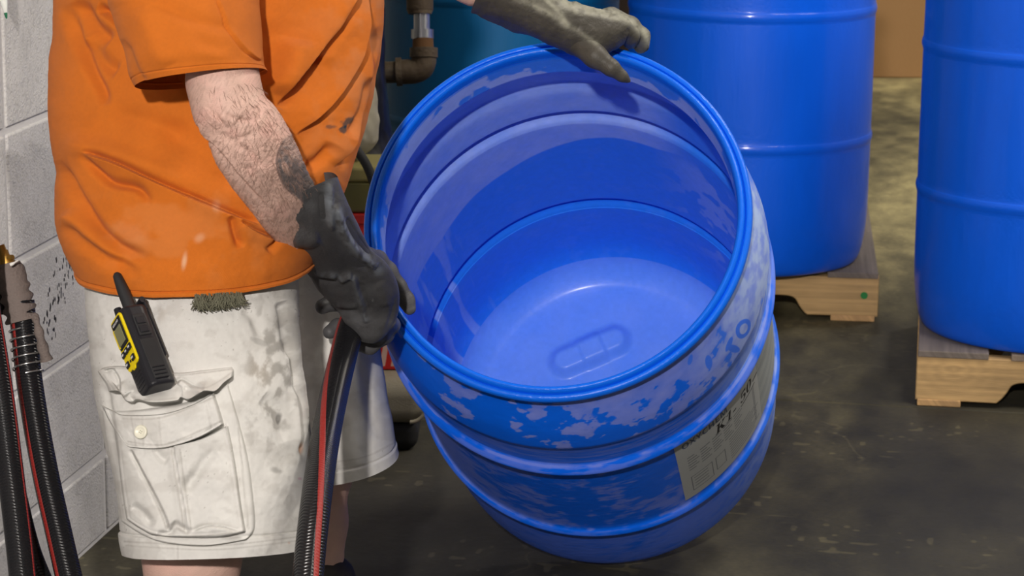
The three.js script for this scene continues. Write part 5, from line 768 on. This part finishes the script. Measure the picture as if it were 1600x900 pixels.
  // side facing the viewer: talk key, grip ribs, clip
  part(t, 'talk_key', bx(0.003, H * 0.27, 0.016, a + 0.003, H * 0.74, 0.0, 0.0014), rubM); part(t, 'talk_key', bx(0.0022, H * 0.09, 0.012, a + 0.0044, H * 0.79, 0.0, 0.0010), blackM); part(t, 'talk_key', bx(0.0022, H * 0.09, 0.012, a + 0.0044, H * 0.68, 0.0, 0.0010), blackM);
  part(t, 'grip_plate', bx(0.002, H * 0.5, 0.02, a + 0.0026, H * 0.32, 0.0, 0.0010), rubM); for (let k = 0; k < 4; k++) part(t, 'grip_rib', bx(0.0025, 0.0018, 0.016, a + 0.0036, H * (0.07 + 0.045 * k), 0.0, 0.0008), blackM);
  part(t, 'belt_clip', merge([bx(0.024, 0.014, 0.004, 0, H + 0.004, -b - 0.006, 0.0015), bx(0.022, H * 0.6, 0.003, 0, H * 0.68, -b - 0.007, 0.0012), cyl(0.004, 0.004, 0.024, 14).rotateZ(Math.PI / 2).translate(0, H + 0.010, -b - 0.004)]), blackM);
}
// ------------------------------------------------------------------ pipe work in front of the teal drum
{
  const Zp = 5.42, o = at(660, 110, Zp), t = thing('metal_pipe', 'corroded steel pipe with an elbow in front of the teal drum', 'pipe', o), L = (g) => local(g, o), S = FOCAL / Zp;
  const rust = std({ map: dataTex(256, 256, (u, v, c) => { const n = fbm(u * 9, v * 9, 70, 5), k = fbm(u * 22, v * 22, 71, 3); const b = sst(0.45, 0.68, n); c[0] = mix(0.37, 0.35, b) + (k - 0.5) * 0.2; c[1] = mix(0.345, 0.30, b) + (k - 0.5) * 0.2; c[2] = mix(0.31, 0.235, b) + (k - 0.5) * 0.18; }, true), metalness: 0.35, roughness: 0.65, bumpMap: rep(fineN, 4), bumpScale: 0.0015 });
  const steel = std({ color: 0xb9bcc4, metalness: 0.85, roughness: 0.28 }), rusty = std({ color: 0x6a4a2a, roughness: 0.8, metalness: 0.2 });
  const vert = (y0, y1, r0, r1 = r0, x = 660, n = 28) => tube([at(x, y0, Zp), at(x, y1, Zp)], (s) => mix(r0, r1, s) / S, { n, m: 6 });
  part(t, 'pipe_coupling', L(merge([vert(-110, 16, 21, 21, 656), vert(15, 22, 21, 18, 656)])), rust);
  part(t, 'pipe_riser', L(tube([at(656, -700, Zp), at(656, -60, Zp)], 17 / S, { n: 24, m: 8 })), rust);
  part(t, 'pipe_nipple', L(vert(14, 56, 12.5, 12.5, 659)), steel, 'bright threaded nipple');
  part(t, 'union_nut', L(merge([vert(46, 60, 17.5, 17.5, 660, 6), vert(58, 62, 16, 15, 660)])), steel);
  part(t, 'rusty_thread', L(vert(60, 80, 16, 17, 661)), rusty, 'rust stained thread');
  part(t, 'elbow_collar', L(merge([vert(75, 90, 22, 22, 662), tube([at(628, 112, Zp), at(619, 112.5, Zp)], 22.5 / S, { n: 28, m: 4 })])), rust);
  part(t, 'elbow', L(tube([at(662, 84, Zp), at(662, 96, Zp), at(658, 106, Zp), at(648, 111, Zp), at(636, 112, Zp), at(624, 112.5, Zp)], 19.5 / S, { n: 28, m: 40 })), rust);
  part(t, 'pipe_run', L(tube([at(630, 112.5, Zp), at(560, 114, Zp), at(470, 116, Zp)], 17 / S, { n: 24, m: 20 })), rust);
  const e = at(472, 116, Zp); part(t, 'pipe_drop', L(tube([e, V(e.x - 0.03, e.y - 0.02, e.z), V(e.x - 0.04, e.y - 0.08, e.z), V(e.x - 0.04, 0.0, e.z)], 17 / S, { n: 20, m: 40 })), rust);
}
// ------------------------------------------------------------------ clutter on the floor behind the man
{
  const Zc = 4.62, g = groundAt(625, 700), o = V(g.x - 0.1, 0, g.z - 0.1);
  // grey tub on a black block that stands for the shadow below it
  const tub = thing('plastic_tub', 'grey round-cornered plastic tub behind the shorts, with a black block as its shadow', 'tub', V(o.x, 0, o.z));
  const S = FOCAL / (Zc + 0.1), top = at(560, 600, Zc + 0.1), tw = 0.29, th = 0.085;
  const right = at(661, 640, Zc).x - o.x;
  part(tub, 'tub_shadow_block', new RoundedBoxGeometry(tw * 0.92, 0.06, 0.26, 3, 0.025).translate(right - tw / 2 - 0.006, 0.03, 0), std({ color: 0x0b0b0b, roughness: 0.8 }));
  part(tub, 'tub_bowl', new RoundedBoxGeometry(tw, 0.085, 0.30, 4, 0.032).translate(right - tw / 2, 0.10, 0), std({ color: lin(0.20, 0.18, 0.13), roughness: 0.6, bumpMap: rep(fineN, 2), bumpScale: 0.001 }));
  part(tub, 'tub_rim', new THREE.TorusGeometry(0.03, 0.004, 8, 20, Math.PI / 2).rotateZ(-Math.PI / 2).scale(1, 1, 1).translate(right - 0.032, 0.095, 0.148), std({ color: lin(0.30, 0.27, 0.20), roughness: 0.5 }));
  // red and white carton standing on the tub
  const boxT = thing('red_carton', 'red and white printed carton standing on the grey tub', 'carton', V(o.x, 0.1435, o.z - 0.02));
  const cv = document.createElement('canvas'); cv.width = 256; cv.height = 256; const x = cv.getContext('2d'); x.fillStyle = '#b3160f'; x.fillRect(0, 0, 256, 256); x.fillStyle = '#cfc2a8'; x.fillRect(0, 150, 256, 18); x.fillStyle = '#b3160f'; x.fillRect(0, 168, 256, 88);
  x.fillStyle = '#c9a89a'; for (let k = 0; k < 9; k++) { x.beginPath(); x.moveTo(10 + k * 28, 250); x.lineTo(30 + k * 28, 172); x.lineTo(42 + k * 28, 172); x.lineTo(24 + k * 28, 250); x.fill(); }
  const rtx = new THREE.CanvasTexture(cv); rtx.colorSpace = THREE.SRGBColorSpace;
  const bh = 0.29; part(boxT, 'carton_body', bx(0.2, bh, 0.16, right - 0.155, bh / 2, 0, 0.003), std({ map: rtx, roughness: 0.55 }));
  part(boxT, 'carton_lid', bx(0.206, 0.02, 0.166, right - 0.155, bh + 0.004, 0, 0.003), std({ color: 0xa81812, roughness: 0.55 }));
  // olive box on the carton, beige sack on it, black strap over both
  const oy = 0.1435 + bh + 0.0145, ob = thing('olive_case', 'small olive case stacked on the red carton', 'case', V(o.x, oy, o.z - 0.02));
  part(ob, 'case_body', bx(0.19, 0.06, 0.15, right - 0.165, 0.03, 0, 0.006), std({ color: lin(0.10, 0.09, 0.02), roughness: 0.7 })); part(ob, 'case_lid', bx(0.195, 0.03, 0.155, right - 0.165, 0.074, 0, 0.008), std({ color: lin(0.22, 0.19, 0.06), roughness: 0.7 }));
  const sy = oy + 0.0895; const bag = thing('beige_sack', 'crumpled beige sack slumped on the olive case', 'sack', V(o.x, sy, o.z - 0.02));
  const c = V(right - 0.165, 0.05, 0), sg = blob([[V(c.x - 0.03, 0.055, 0), 0.055, V(c.x + 0.005, 0.075, 0.01), 0.05], [V(c.x + 0.01, 0.06, 0), 0.055, V(c.x + 0.035, 0.12, 0), 0.03], [V(c.x - 0.01, 0.1, 0), 0.04, V(c.x + 0.03, 0.16, -0.01), 0.022]], 0.006, 0.03, (px, py, pz) => 0.012 * (fbm(px * 26, py * 26, pz * 26, 3) - 0.5) + Math.max(0, 0.004 - py) * 5);
  part(bag, 'sack_cloth', sg, std({ color: lin(0.34, 0.31, 0.22), roughness: 0.6 }));
  part(bag, 'strap', tube([V(c.x - 0.1, 0.10, 0.06), V(c.x - 0.02, 0.075, 0.072), V(c.x + 0.04, 0.02, 0.093), V(c.x + 0.07, -0.05, 0.095)], 0.009, { n: 12, m: 30 }), std({ color: 0x0d0d0d, roughness: 0.7 }), 'black strap');
}

{
  const c = at(563, 250, 5.32), t = thing('gap_filler_bag', 'black plastic bag added to fill the dark gap behind the man', 'bag', V(c.x, 0, c.z));  // black bag added to keep the gap beside the shirt dark
  const g = blob([[V(0, 0.12, 0), 0.115, V(-0.01, 0.42, 0), 0.085], [V(-0.01, 0.42, 0), 0.085, V(-0.005, 0.78, 0), 0.05], [V(-0.005, 0.78, 0), 0.04, V(0.0, 0.9, 0), 0.028]], 0.01, 0.05, (x, y, z) => 0.016 * (fbm(x * 20, y * 14, z * 20, 3) - 0.5) + Math.max(0, 0.004 - y) * 5);
  part(t, 'bag_film', g, phy({ color: 0x0a0a0b, roughness: 0.4 }));
  part(t, 'tie', new THREE.TorusGeometry(0.042, 0.006, 8, 24).rotateX(Math.PI / 2).translate(-0.004, 0.8, 0), std({ color: 0x333333, roughness: 0.6 }));
}
shadow(scene);
renderer.render(scene, camera);
